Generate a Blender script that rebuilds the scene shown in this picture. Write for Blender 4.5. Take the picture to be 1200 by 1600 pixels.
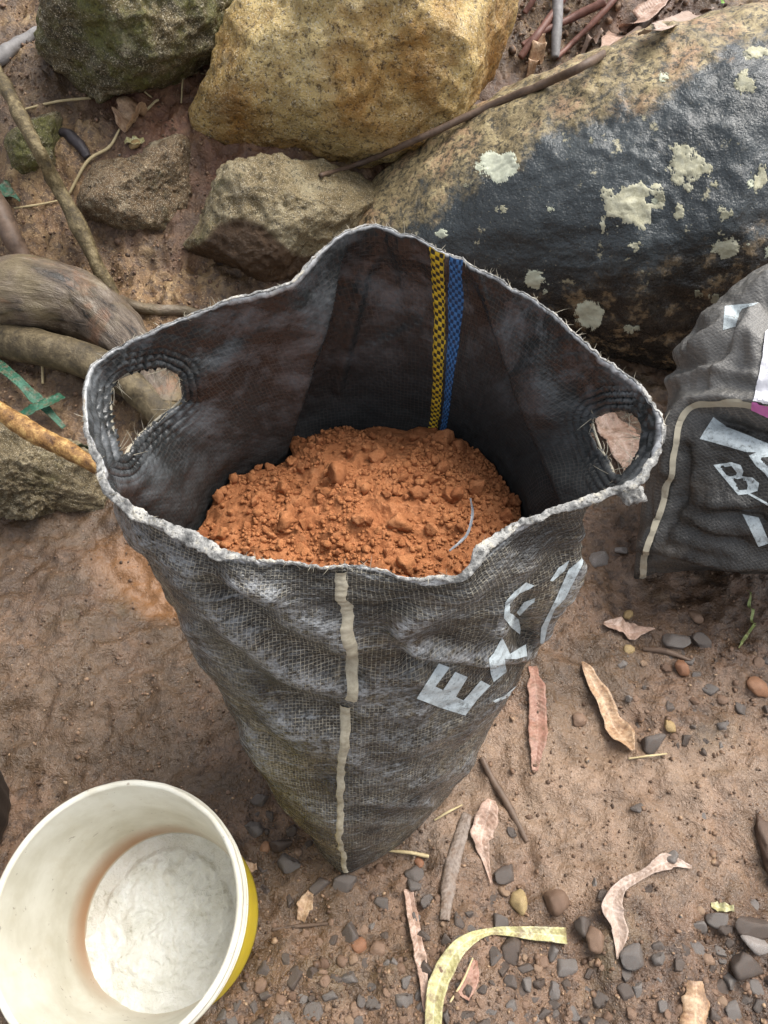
import bpy, bmesh, math, random
import numpy as np
from mathutils import Vector, Matrix
from mathutils.bvhtree import BVHTree

random.seed(7)
RNG = np.random.default_rng(11)
for o in list(bpy.data.objects):
    bpy.data.objects.remove(o)
SC = bpy.context.scene
COL = SC.collection

# ------------------------------------------------------------------ camera
CAM_H, PITCH, FPX = 1.08, math.radians(52), 1202.0
cam_d = bpy.data.cameras.new('camera')
cam_d.sensor_fit = 'VERTICAL'; cam_d.sensor_height = 32.0
cam_d.lens = 32.0 * FPX / 1600.0
cam_d.clip_start = 0.02; cam_d.clip_end = 400
cam = bpy.data.objects.new('camera', cam_d); COL.objects.link(cam)
cam.location = (0, 0, CAM_H)
cam.rotation_euler = (math.pi / 2 - PITCH, 0, 0)
SC.camera = cam
# ------------------------------------------------------------------ light
SUN_EL, SUN_AZ = math.radians(62), math.radians(62)     # azimuth from +Y towards +X
world = bpy.data.worlds.new('World'); SC.world = world; world.use_nodes = True
wn = world.node_tree.nodes; wl = world.node_tree.links
bg = wn['Background']; sky = wn.new('ShaderNodeTexSky')
sky.sky_type = 'NISHITA'; sky.sun_disc = False
sky.sun_elevation = SUN_EL; sky.sun_rotation = SUN_AZ
sky.air_density = 1.0; sky.dust_density = 4.0; sky.ozone_density = 0.6
hsv = wn.new('ShaderNodeHueSaturation'); hsv.inputs['Saturation'].default_value = .28      # thin overcast: the blue is washed out
wl.new(sky.outputs[0], hsv.inputs['Color']); wl.new(hsv.outputs[0], bg.inputs[0]); bg.inputs[1].default_value = 0.125
sd = bpy.data.lights.new('sun', 'SUN'); sd.energy = 1.5; sd.angle = math.radians(38); sd.color = (1.0, 0.95, 0.87)
sun = bpy.data.objects.new('sun', sd); COL.objects.link(sun)
sdir = Vector((math.sin(SUN_AZ) * math.cos(SUN_EL), math.cos(SUN_AZ) * math.cos(SUN_EL), math.sin(SUN_EL)))
sun.rotation_euler = sdir.to_track_quat('Z', 'Y').to_euler()
sun.location = sdir * 8
SC.view_settings.view_transform = 'Standard'; SC.view_settings.look = 'None'
SC.view_settings.gamma = 1; SC.view_settings.use_curve_mapping = False
SC.view_settings.exposure = 1.18

# ------------------------------------------------------------------ helpers
SP, CP = math.sin(PITCH), math.cos(PITCH)
CAMV = np.array([0, 0, CAM_H])
def ray(px, py):
    u = (np.asarray(px, float) - 600) / FPX; v = (np.asarray(py, float) - 800) / FPX
    return np.stack([u, CP - v * SP, -(SP + v * CP)], -1)
def PT(px, py, t): return CAMV + ray(px, py) * np.asarray(t, float)[..., None]
def PZ(px, py, z):
    r = ray(px, py); return CAMV + r * ((np.asarray(z, float) - CAM_H) / r[..., 2])[..., None]
def project(p):
    q = p - CAMV
    t = q[..., 1] * CP - q[..., 2] * SP
    return np.stack([600 + FPX * q[..., 0] / t, 800 + FPX * (-q[..., 1] * SP - q[..., 2] * CP) / t], -1), t

def _h(ix, iy, iz, seed):
    with np.errstate(over='ignore'):
        n = (ix.astype(np.uint32) * np.uint32(374761393) + iy.astype(np.uint32) * np.uint32(668265263)
             + iz.astype(np.uint32) * np.uint32(2147483647) + np.uint32(seed * 974711 + 13))
        n = (n ^ (n >> np.uint32(13))) * np.uint32(1274126177)
        n = n ^ (n >> np.uint32(16))
    return n.astype(np.float64) / 4294967295.0 * 2 - 1
def vnoise(p, seed=0):
    f = np.floor(p); i = f.astype(np.int64); w = p - f; w = w * w * w * (w * (w * 6 - 15) + 10)
    out = 0
    for dx in (0, 1):
        for dy in (0, 1):
            for dz in (0, 1):
                k = ((w[..., 0] if dx else 1 - w[..., 0]) * (w[..., 1] if dy else 1 - w[..., 1]) * (w[..., 2] if dz else 1 - w[..., 2]))
                out = out + k * _h(i[..., 0] + dx, i[..., 1] + dy, i[..., 2] + dz, seed)
    return out
def fbm(p, scale, octv=4, seed=0, gain=0.5):
    s, a = 0, 1.0; q = np.asarray(p, float) * scale
    for k in range(octv):
        s = s + a * vnoise(q, seed + k * 17); q = q * 2.03 + 5.7; a *= gain
    return s
def sstep(a, b, x):
    x = np.clip((x - a) / (b - a), 0, 1); return x * x * (3 - 2 * x)

def ground_z(x, y, fine=True):
    x = np.asarray(x, float); y = np.asarray(y, float)
    p = np.stack([x, y, np.zeros_like(x)], -1)
    y0 = 0.92 + 0.34 * sstep(-0.25, 0.35, x)
    d = y - y0
    bank = 0.5 * (np.sqrt(d * d + 0.02) + d) * 0.5 - 0.5 * 0.5 * (np.sqrt(y0 * y0 + 0.02) - y0) * 0
    bank = np.where(y > 3.5, bank[...] * 0 + 0.5 * 0.5 * (np.sqrt((3.5 - y0) ** 2 + 0.02) + 3.5 - y0) + (y - 3.5) * 0.06, bank)
    bank = bank - 0.5 * 0.5 * (np.sqrt((0.45 - y0) ** 2 + 0.02) + 0.45 - y0)
    z = np.maximum(bank, -0.02 + 0 * bank)
    amp = 1 + 2.2 * sstep(0, 0.35, d)
    z = z + 0.012 * fbm(p, 3.1, 3, 3) * amp + np.maximum(0, np.hypot(x, y) - 5) * 0.04 * fbm(p, 0.22, 2, 9)
    if fine:
        near = 1 - sstep(2.2, 3.2, np.hypot(x, y - 0.9))
        f = fbm(p, 22, 4, 5, 0.6); r = 1 - np.abs(fbm(p, 34, 3, 21, .55))
        f2 = fbm(p, 75, 2, 31)
        z = z + near * ((0.0062 * f + 0.0042 * (r - .6) + 0.0013 * f2) * (1 + 0.9 * sstep(0, .4, d)))
        z = z - near * 0.007 * sstep(.1, .45, fbm(p, 9, 2, 55)) + near * .003 * fbm(p, 48, 3, 56, .6)
    return z
def G(px, py, dz=0.0):
    px = np.asarray(px, float); py = np.asarray(py, float)
    r = ray(px, py); z = np.zeros(px.shape)
    t = CAM_H / -r[..., 2] * 0.7
    for _ in range(60):
        p = CAMV + r * t[..., None]
        gap = p[..., 2] - ground_z(p[..., 0], p[..., 1], False)
        t = t + 0.6 * gap / np.maximum(-r[..., 2] + .35, 0.3)
    p = CAMV + r * t[..., None]
    p[..., 2] = ground_z(p[..., 0], p[..., 1]) + dz
    return p

def drop_unused(V, F):
    u = np.unique(F); m = np.full(len(V), -1); m[u] = np.arange(len(u)); return V[u], m[F], u

def link(name, me, parent=None, mats=()):
    o = bpy.data.objects.new(name, me); COL.objects.link(o)
    for m in (mats if isinstance(mats, (list, tuple)) else [mats]):
        if m.name not in [x.name for x in me.materials if x]: me.materials.append(m)
    if parent: o.parent = parent
    return o
def mesh(name, v, f, smooth=True):
    me = bpy.data.meshes.new(name)
    v = np.asarray(v, np.float32); f = np.asarray(f, np.int32)
    me.vertices.add(len(v)); me.vertices.foreach_set('co', v.ravel())
    k = f.shape[1]
    me.loops.add(f.size); me.loops.foreach_set('vertex_index', f.ravel())
    me.polygons.add(len(f)); me.polygons.foreach_set('loop_start', np.arange(0, f.size, k, dtype=np.int32))
    me.polygons.foreach_set('use_smooth', np.full(len(f), smooth))
    me.update(calc_edges=True); me.validate()
    return me
def attr(me, name, vals):
    a = me.attributes.new(name, 'FLOAT', 'POINT'); a.data.foreach_set('value', np.asarray(vals, np.float32))
def tag(o, label=None, cat=None, group=None, kind=None):
    if label: o['label'] = label
    if cat: o['category'] = cat
    if group: o['group'] = group
    if kind: o['kind'] = kind
    return o
def empty(name, loc=(0, 0, 0)):
    o = bpy.data.objects.new(name, None); COL.objects.link(o); o.location = loc; o.empty_display_size = .05
    return o
def settle(o, me_pts):
    """move the object's origin to the base of its mesh (mesh in world space)"""
    c = np.asarray(me_pts).mean(0); c[2] = np.asarray(me_pts)[:, 2].min()
    o.data.transform(Matrix.Translation(-Vector(c))); o.location = c
    return o
def under(root, o):
    """parent a world-space mesh below root keeping it in place"""
    o.parent = root; o.matrix_parent_inverse = Matrix.Translation(-root.location) if root.parent is None else o.matrix_parent_inverse
    return o

def catmull(pts, n, closed=False):
    P = np.asarray(pts, float); m = len(P)
    if not closed:
        P = np.vstack([2 * P[0] - P[1], P, 2 * P[-1] - P[-2]]); segs = m - 1
    else:
        P = np.vstack([P[-1], P, P[0], P[1]]); segs = m
    u = np.linspace(0, segs, n, endpoint=not closed); i = np.minimum(u.astype(int), segs - 1); w = (u - i)[:, None]
    a, b, c, d = P[i], P[i + 1], P[i + 2], P[i + 3]
    return 0.5 * (2 * b + (c - a) * w + (2 * a - 5 * b + 4 * c - d) * w ** 2 + (3 * b - a - 3 * c + d) * w ** 3)
def frames(c, closed=False):
    t = (np.roll(c, -1, 0) - np.roll(c, 1, 0)) if closed else np.gradient(c, axis=0)
    t = t / (np.linalg.norm(t, axis=1, keepdims=True) + 1e-12)
    up = np.array([0, 0, 1.0]); a = np.cross(t, up); l = np.linalg.norm(a, axis=1, keepdims=True)
    a = np.where(l < .05, np.array([1.0, 0, 0]), a / (l + 1e-9)); b = np.cross(a, t)
    return t, a, b
def tube_arrays(c, rad, k=10, closed=False, disp=None, flat=1.0):
    n = len(c); t, a, b = frames(c, closed)
    rad = np.broadcast_to(np.asarray(rad, float), (n,))
    th = np.linspace(0, 2 * np.pi, k, endpoint=False)
    ring = (a[:, None] * np.cos(th)[None, :, None] + b[:, None] * np.sin(th)[None, :, None] * flat)
    v = c[:, None] + ring * rad[:, None, None]
    if disp is not None: v = v + ring * disp(v)[..., None]
    idx = np.arange(n * k).reshape(n, k)
    m = n if closed else n - 1
    i = np.arange(m)
    A = idx[i]; B = idx[(i + 1) % n]
    f = np.stack([A, np.roll(A, -1, 1), np.roll(B, -1, 1), B], -1).reshape(-1, 4)
    v = v.reshape(-1, 3)
    if not closed:      # cap ends with degenerate-free fans collapsed to the centre
        s, e = len(v), len(v) + 1
        v = np.vstack([v, c[0], c[-1]])
        q = np.arange(k)
        cap0 = np.stack([np.full(k, s), idx[0][(q + 1) % k], idx[0][q]], -1)
        cap1 = np.stack([np.full(k, e), idx[-1][q], idx[-1][(q + 1) % k]], -1)
        tri = np.vstack([f[:, [0, 1, 2]], f[:, [0, 2, 3]], cap0, cap1])
        return v, tri
    return v, f
_ico = {}
def ico(sub):
    if sub not in _ico:
        bm = bmesh.new(); bmesh.ops.create_icosphere(bm, subdivisions=sub, radius=1)
        _ico[sub] = (np.array([v.co[:] for v in bm.verts]), np.array([[v.index for v in f.verts] for f in bm.faces])); bm.free()
    return _ico[sub]

# ------------------------------------------------------------------ materials
class NT:
    def __init__(s, name):
        s.m = bpy.data.materials.new(name); s.m.use_nodes = True
        s.n = s.m.node_tree.nodes; s.l = s.m.node_tree.links
        s.b = s.n['Principled BSDF']; s.tc = s.n.new('ShaderNodeTexCoord')
        s.obj = s.tc.outputs['Object']; s.uv = s.tc.outputs['UV']; s.geo = s.n.new('ShaderNodeNewGeometry')
        s.pos = s.geo.outputs['Position']
    def put(s, sock, v):
        if isinstance(v, bpy.types.NodeSocket): s.l.new(v, sock)
        elif isinstance(v, (tuple, list)): sock.default_value = tuple(v) + ((1,) if len(v) == 3 and len(sock.default_value) == 4 else ())
        elif sock.type == 'RGBA': sock.default_value = (v, v, v, 1)
        else: sock.default_value = v
    def noise(s, scale, detail=5, rough=.6, vec=None, dist=0.0, seed=0):
        n = s.n.new('ShaderNodeTexNoise'); n.noise_dimensions = '4D'; n.inputs['W'].default_value = seed
        n.inputs['Scale'].default_value = scale; n.inputs['Detail'].default_value = detail
        n.inputs['Roughness'].default_value = rough; n.inputs['Distortion'].default_value = dist
        s.l.new(vec or s.pos, n.inputs['Vector']); return n.outputs['Fac']
    def voro(s, scale, vec=None, feature='F1', out='Distance'):
        n = s.n.new('ShaderNodeTexVoronoi'); n.feature = feature; n.inputs['Scale'].default_value = scale
        s.l.new(vec or s.pos, n.inputs['Vector']); return n.outputs[out]
    def mapping(s, vec, scale=(1, 1, 1), rot=(0, 0, 0)):
        n = s.n.new('ShaderNodeMapping'); n.inputs['Scale'].default_value = scale; n.inputs['Rotation'].default_value = rot
        s.l.new(vec, n.inputs['Vector']); return n.outputs[0]
    def ramp(s, fac, stops):
        n = s.n.new('ShaderNodeValToRGB'); e = n.color_ramp.elements
        while len(e) < len(stops): e.new(.5)
        for x, (p, c) in zip(e, stops):
            x.position = p; x.color = tuple(c) + (1,) if isinstance(c, (tuple, list)) else (c, c, c, 1)
        s.put(n.inputs[0], fac); return n.outputs[0]
    def mix(s, fac, a, b, mode='MIX'):
        n = s.n.new('ShaderNodeMix'); n.data_type = 'RGBA'; n.blend_type = mode
        s.put(n.inputs[0], fac); s.put(n.inputs[6], a); s.put(n.inputs[7], b); return n.outputs[2]
    def math(s, op, a, b=0.0, c=0.0, clamp=False):
        n = s.n.new('ShaderNodeMath'); n.operation = op; n.use_clamp = clamp
        s.put(n.inputs[0], a); s.put(n.inputs[1], b); s.put(n.inputs[2], c); return n.outputs[0]
    def attr(s, name):
        n = s.n.new('ShaderNodeAttribute'); n.attribute_name = name; return n.outputs['Fac']
    def rnd(s):
        return s.n.new('ShaderNodeObjectInfo').outputs['Random']
    def bump(s, h, strength=.5, dist=.002, prev=None):
        n = s.n.new('ShaderNodeBump'); n.inputs['Strength'].default_value = strength; n.inputs['Distance'].default_value = dist
        s.l.new(h, n.inputs['Height'])
        if prev: s.l.new(prev, n.inputs['Normal'])
        return n.outputs[0]
    def sep(s, v):
        n = s.n.new('ShaderNodeSeparateXYZ'); s.l.new(v, n.inputs[0]); return n.outputs
    def out(s, color, rough=.6, normal=None, spec=.5, **kw):
        s.put(s.b.inputs['Base Color'], color); s.put(s.b.inputs['Roughness'], rough)
        s.put(s.b.inputs['Specular IOR Level'], spec)
        if normal: s.l.new(normal, s.b.inputs['Normal'])
        for k, v in kw.items(): s.put(s.b.inputs[k], v)
        return s.m

def m_mud():
    k = NT('wet_mud')
    a = k.noise(3.2, 6, .62, dist=.4); b = k.noise(14, 6, .65, seed=3); c = k.noise(60, 5, .7, seed=5); d = k.noise(220, 3, .7, seed=8)
    base = k.ramp(a, [(.28, (.034, .019, .010)), (.45, (.090, .051, .027)), (.58, (.160, .096, .055)), (.75, (.28, .178, .112))])
    base = k.mix(k.ramp(b, [(.42, 0), (.62, 1)]), base, k.mix(.35, base, (.34, .20, .13)))
    base = k.mix(k.ramp(k.noise(5, 4, .6, seed=12), [(.56, 0), (.70, .6)]), base, (.10, .088, .045))
    base = k.mix(k.ramp(k.noise(6.5, 4, .6, seed=22), [(.56, 0), (.68, .65)]), base, (.24, .19, .15))
    base = k.mix(k.ramp(c, [(.40, .75), (.52, 0)]), base, (.05, .03, .02))
    base = k.mix(k.ramp(d, [(.60, 0), (.70, .65)]), base, (.42, .28, .18))
    bank = k.attr('bank')
    bk = k.ramp(b, [(.3, (.070, .040, .018)), (.5, (.21, .120, .052)), (.68, (.42, .285, .135))])
    bk = k.mix(k.ramp(c, [(.42, .8), (.52, 0)]), bk, (.07, .04, .025))
    bk = k.mix(k.ramp(d, [(.56, 0), (.66, .8)]), bk, (.55, .38, .2))
    bk = k.mix(k.ramp(k.noise(2.6, 4, .6, seed=66), [(.5, 0), (.6, .65)]), bk, k.mix(c, (.10, .035, .02), (.26, .11, .065)))
    bk = k.mix(k.ramp(k.noise(4.2, 5, .65, seed=67), [(.46, 0), (.6, .7)]), bk, k.mix(c, (.022, .013, .008), (.085, .048, .024)))
    base = k.mix(bank, base, bk)
    cl = k.math('MULTIPLY', k.attr('clay'), k.ramp(k.noise(9, 6, .7, seed=71), [(.34, .15), (.6, 1)]))
    base = k.mix(k.math('MULTIPLY', cl, .75), base, k.mix(b, (.20, .128, .080), (.43, .30, .205)))
    ol = k.math('MULTIPLY', k.attr('olive'), k.ramp(k.noise(8, 6, .7, seed=73), [(.34, .25), (.56, 1)]))
    base = k.mix(k.math('MULTIPLY', ol, .8), base, k.mix(c, (.034, .020, .009), (.125, .073, .033)))
    pud = k.attr('puddle')
    base = k.mix(k.math('MULTIPLY', pud, .8), base, (.22, .10, .032))
    wet = k.ramp(k.noise(4.5, 4, .6, seed=31), [(.36, .10), (.6, .30)])
    wet = k.math('ADD', wet, k.math('MULTIPLY', bank, .18)); wet = k.math('SUBTRACT', wet, k.math('MULTIPLY', k.attr('olive'), .10))
    wet = k.mix(k.math('MULTIPLY', pud, .8), k.math('ADD', wet, k.math('MULTIPLY', c, .15)), .38)
    dry = k.math('SUBTRACT', 1.0, k.math('MULTIPLY', pud, .45))
    hb_ = k.math('MULTIPLY', b, dry); hc_ = k.math('MULTIPLY', c, dry); hd_ = k.math('MULTIPLY', d, dry)
    nrm = k.bump(hb_, .7, .018); nrm = k.bump(hc_, .9, .008, nrm); nrm = k.bump(hd_, .9, .003, nrm); nrm = k.bump(k.noise(640, 2, .7, seed=19), .6, .0011, nrm)
    return k.out(base, wet, nrm, .68)

def m_rock(name, stops, dark=(.05, .045, .03), moss=None, moss_lo=.55, spec_amt=.7, rough=.62, scale=5.0, bump=.7, tint=None):
    k = NT(name)
    a = k.noise(scale, 7, .66, dist=.6); b = k.noise(scale * 5, 6, .7, seed=4); c = k.noise(scale * 22, 4, .75, seed=9); d = k.noise(scale * 60, 2, .7, seed=2)
    base = k.ramp(a, stops)
    base = k.mix(k.ramp(b, [(.36, .8), (.5, 0)]), base, k.mix(.4, base, dark))
    base = k.mix(k.ramp(k.noise(scale * 1.8, 6, .7, seed=17), [(.56, 0), (.66, .75)]), base, tint or k.mix(.6, base, (.75, .66, .46)))
    base = k.mix(k.ramp(c, [(.39, .9), (.48, 0)]), base, dark)
    base = k.mix(k.ramp(d, [(.55, 0), (.63, spec_amt)]), base, (.72, .64, .48))
    if moss:
        mm = k.ramp(k.noise(scale * 1.5, 6, .7, seed=30), [(moss_lo, 0), (moss_lo + .12, 1)])
        mc = k.ramp(c, [(.35, tuple(x * .35 for x in moss)), (.6, moss)])
        base = k.mix(k.math('MULTIPLY', mm, .85), base, mc)
    nrm = k.bump(b, bump, .03); nrm = k.bump(c, bump, .010, nrm); nrm = k.bump(d, .6, .003, nrm)
    r = k.math('ADD', k.math('MULTIPLY', c, .35), rough - .3)
    return k.out(base, r, nrm, .45)

def m_dark_boulder():
    k = NT('dark_wet_boulder')
    top = k.attr('crust'); low = k.attr('low')
    a = k.noise(6, 6, .65, dist=.5); b = k.noise(26, 6, .7, seed=4); c = k.noise(95, 4, .75, seed=9); d = k.noise(300, 2, .7, seed=2)
    skin = k.ramp(a, [(.3, (.012, .015, .016)), (.5, (.030, .038, .042)), (.7, (.075, .088, .092))])
    skin = k.mix(k.ramp(c, [(.58, 0), (.68, .5)]), skin, (.13, .13, .115))
    skin = k.mix(k.ramp(d, [(.66, 0), (.72, .75)]), skin, (.40, .36, .25))
    spots = k.ramp(k.noise(21, 5, .75, seed=40), [(.60, 0), (.645, 1)])
    skin = k.mix(k.math('MULTIPLY', spots, .85), skin, (.46, .42, .28))
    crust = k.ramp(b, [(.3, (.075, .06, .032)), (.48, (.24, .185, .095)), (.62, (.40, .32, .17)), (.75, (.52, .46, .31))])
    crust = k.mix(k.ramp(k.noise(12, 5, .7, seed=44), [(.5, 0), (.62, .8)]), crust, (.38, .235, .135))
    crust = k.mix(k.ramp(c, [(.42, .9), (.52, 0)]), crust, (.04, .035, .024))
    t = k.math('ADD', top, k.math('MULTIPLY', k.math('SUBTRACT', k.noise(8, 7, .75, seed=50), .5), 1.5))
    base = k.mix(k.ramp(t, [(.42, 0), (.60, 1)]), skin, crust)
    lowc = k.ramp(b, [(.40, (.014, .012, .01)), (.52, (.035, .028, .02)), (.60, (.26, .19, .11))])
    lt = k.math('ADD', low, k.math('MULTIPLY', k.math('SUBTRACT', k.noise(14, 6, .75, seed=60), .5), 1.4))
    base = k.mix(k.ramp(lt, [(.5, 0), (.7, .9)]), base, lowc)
    nrm = k.bump(a, .5, .03); nrm = k.bump(b, .6, .010, nrm); nrm = k.bump(c, .55, .0045, nrm); nrm = k.bump(d, .4, .0016, nrm)
    r = k.mix(k.ramp(t, [(.42, 0), (.6, 1)]), k.ramp(c, [(.35, .13), (.65, .36)]), .6)
    return k.out(base, r, nrm, .6)

def weave(k, pitch, vec):
    """height and gap masks of a tape weave, in metres of uv"""
    s = k.sep(vec)
    w = 2 * math.pi / pitch
    su = k.math('SINE', k.math('MULTIPLY', s[0], w / 2)); sv = k.math('SINE', k.math('MULTIPLY', s[1], w / 2))
    au = k.math('ABSOLUTE', su); av = k.math('ABSOLUTE', sv)
    gap = k.math('MINIMUM', au, av)               # 0 on the lines between tapes
    ck = k.math('MULTIPLY', su, sv)               # over / under
    return gap, ck

def m_cloth(outer=True):
    k = NT('black_woven_plastic_outer' if outer else 'black_woven_plastic_inner')
    vec = k.uv
    wob = k.n.new('ShaderNodeVectorMath'); wob.operation = 'MULTIPLY_ADD'
    nz = k.n.new('ShaderNodeTexNoise'); nz.inputs['Scale'].default_value = 30; k.l.new(vec, nz.inputs['Vector'])
    k.l.new(nz.outputs['Color'], wob.inputs[0]); wob.inputs[1].default_value = (.004, .004, 0); k.l.new(vec, wob.inputs[2])
    gap, ck = weave(k, .0037, wob.outputs[0])
    big = k.noise(9, 6, .66, vec=vec, dist=.5); mid = k.noise(38, 6, .7, vec=vec, seed=3); fine = k.noise(170, 4, .75, vec=vec, seed=6)
    streak = k.noise(14, 5, .7, vec=k.mapping(vec, (1.2, 9, 1)), seed=9)
    if outer:
        base = k.ramp(mid, [(.35, (.007, .007, .007)), (.55, (.020, .020, .020)), (.7, (.075, .074, .070))])
        mud = k.math('MULTIPLY', k.ramp(gap, [(.14, 1), (.42, .08)]), k.ramp(big, [(.40, .10), (.58, .95)]))
        mud = k.math('MULTIPLY', mud, k.ramp(fine, [(.38, .05), (.6, 1)]))
        base = k.mix(mud, base, (.48, .435, .34))
        dust = k.math('MULTIPLY', k.ramp(k.noise(6, 6, .7, vec=vec, seed=14, dist=.8), [(.52, 0), (.66, .8)]), k.ramp(fine, [(.42, .1), (.58, 1)]))
        base = k.mix(dust, base, (.27, .22, .14))
        base = k.mix(k.math('MULTIPLY', k.ramp(streak, [(.54, 0), (.66, .8)]), k.ramp(fine, [(.4, .1), (.56, 1)])), base, (.27, .29, .31))
        base = k.mix(k.ramp(k.noise(4.3, 5, .65, vec=vec, seed=24), [(.6, 0), (.72, .55)]), base, (.10, .06, .032))
        fold_sheen = k.math('MULTIPLY', k.attr('ridge'), k.ramp(k.noise(90, 5, .75, vec=vec, seed=34), [(.44, .0), (.58, 1)]))
        base = k.mix(k.math('MULTIPLY', fold_sheen, .7), base, (.36, .375, .39))  # pale sky sheen along the fold ridges, painted into the cloth colour
        ro = k.ramp(streak, [(.35, .16), (.7, .36)])
    else:
        base = k.ramp(mid, [(.3, (.019, .021, .022)), (.6, (.030, .033, .034)), (.8, (.055, .058, .059))])
        base = k.mix(k.math('MULTIPLY', k.ramp(gap, [(.1, .5), (.4, 0)]), k.ramp(big, [(.4, .2), (.6, .9)])), base, (.10, .09, .08))
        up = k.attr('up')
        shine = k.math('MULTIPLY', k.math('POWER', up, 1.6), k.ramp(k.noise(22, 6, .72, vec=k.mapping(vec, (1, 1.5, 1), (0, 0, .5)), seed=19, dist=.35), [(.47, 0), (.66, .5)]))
        base = k.mix(shine, base, (.22, .235, .25))  # glossy reflections near the rim painted into the inner colour
        base = k.mix(k.ramp(k.noise(7, 5, .7, vec=vec, seed=28), [(.62, 0), (.72, .6)]), base, (.006, .006, .006))
        base = k.mix(k.ramp(k.noise(12, 6, .75, vec=vec, seed=26), [(.66, 0), (.74, .5)]), base, (.13, .115, .10))
        base = k.mix(k.ramp(k.noise(55, 4, .7, vec=vec, seed=36), [(.72, 0), (.76, .5)]), base, (.34, .16, .06))
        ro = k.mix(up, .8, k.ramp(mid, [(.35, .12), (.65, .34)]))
    hbz = k.attr('hemband')
    hcol = k.ramp(k.noise(85, 5, .72, vec=vec, seed=70), [(.30, (.06, .06, .06)), (.40, (.30, .305, .31)), (.54, (.50, .51, .52)), (.7, (.62, .60, .54))])
    hcol = k.mix(k.ramp(fine, [(.36, .7), (.46, 0)]), hcol, (.06, .055, .05))
    base = k.mix(hbz, base, hcol)
    nrm = k.bump(mid, .65 if outer else .3, .008 if outer else .004); nrm = k.bump(ck, .5 if outer else .16, .0008, nrm); nrm = k.bump(gap, .6 if outer else .2, .0009, nrm); nrm = k.bump(fine, .5, .0016, nrm)
    return k.out(base, ro, nrm, .5 if outer else k.math('MULTIPLY_ADD', up, .4, .12))

def m_simple(name, stops, scale=40, rough=.6, bump=.4, bd=.002, spec=.4, obj=True, vec_scale=None, **kw):
    k = NT(name); vec = k.obj if obj else k.uv
    if vec_scale: vec = k.mapping(vec, vec_scale)
    n = k.noise(scale, 6, .68, vec=vec, dist=.3); f = k.noise(scale * 6, 4, .7, vec=vec, seed=4)
    base = k.ramp(k.math('ADD', k.math('MULTIPLY', n, .7), k.math('MULTIPLY', f, .3)), stops)
    nrm = k.bump(n, bump, bd); nrm = k.bump(f, bump, bd * .35, nrm)
    return k.out(base, k.math('ADD', k.math('MULTIPLY', f, .25), rough - .12), nrm, spec, **kw)
def m_stone(name, stops, rough=.45):
    k = NT(name)
    n = k.noise(70, 5, .7, vec=k.obj); f = k.noise(420, 3, .7, vec=k.obj, seed=3)
    base = k.ramp(k.math('ADD', k.math('MULTIPLY', k.rnd(), .65), k.math('MULTIPLY', n, .35)), stops)
    base = k.mix(k.ramp(f, [(.55, 0), (.7, .4)]), base, (.4, .36, .3))
    base = k.mix(k.ramp(k.noise(45, 4, .7, vec=k.obj, seed=8), [(.42, 0), (.56, .85)]), base, (.12, .072, .045))
    nrm = k.bump(n, .5, .002); nrm = k.bump(f, .4, .0006, nrm)
    return k.out(base, k.ramp(n, [(.3, rough - .15), (.7, rough + .2)]), nrm, .5)

MUD = m_mud()
def golden(m, col, scale, lo, amt, seed):
    t_ = m.node_tree; b_ = t_.nodes['Principled BSDF']; s_ = b_.inputs['Base Color'].links[0].from_socket
    n_ = t_.nodes.new('ShaderNodeTexNoise'); n_.noise_dimensions = '4D'; n_.inputs['W'].default_value = seed; n_.inputs['Scale'].default_value = scale; n_.inputs['Detail'].default_value = 7; n_.inputs['Roughness'].default_value = .7
    g_ = t_.nodes.new('ShaderNodeNewGeometry'); t_.links.new(g_.outputs['Position'], n_.inputs['Vector'])
    r_ = t_.nodes.new('ShaderNodeMapRange'); r_.inputs[1].default_value = lo; r_.inputs[2].default_value = lo + .12; r_.inputs[4].default_value = amt; t_.links.new(n_.outputs['Fac'], r_.inputs[0])
    m_ = t_.nodes.new('ShaderNodeMix'); m_.data_type = 'RGBA'; m_.blend_type = 'MULTIPLY'; t_.links.new(r_.outputs[0], m_.inputs[0]); t_.links.new(s_, m_.inputs[6]); m_.inputs[7].default_value = tuple(col) + (1,)
    t_.links.new(m_.outputs[2], b_.inputs['Base Color'])
M_YEL = m_rock('tan_granite', [(.28, (.24, .15, .05)), (.45, (.48, .33, .12)), (.6, (.63, .48, .21)), (.78, (.74, .62, .38))], dark=(.10, .065, .025), moss=(.17, .17, .045), moss_lo=.64, scale=4.5)
golden(M_YEL, (.62, .42, .20), 2.4, .46, .9, 3); golden(M_YEL, (.35, .25, .14), 7, .54, .8, 5)
M_MOSS = m_rock('mossy_rock', [(.3, (.035, .032, .018)), (.45, (.10, .082, .04)), (.6, (.19, .14, .06)), (.78, (.36, .32, .22))], dark=(.02, .018, .01), moss=(.16, .16, .035), moss_lo=.46, scale=6)
M_BROWN = m_rock('earthy_brown_rock', [(.3, (.07, .042, .018)), (.5, (.15, .092, .042)), (.7, (.28, .205, .115))], dark=(.035, .025, .016), moss=(.11, .10, .035), moss_lo=.58, scale=8)
M_CREAM = m_rock('cream_rock', [(.3, (.10, .07, .03)), (.5, (.24, .18, .085)), (.7, (.44, .38, .24))], dark=(.05, .04, .02), moss=(.16, .15, .05), moss_lo=.58, scale=8)
M_BOULDER = m_dark_boulder()
M_OUT, M_IN = m_cloth(True), m_cloth(False)

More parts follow.
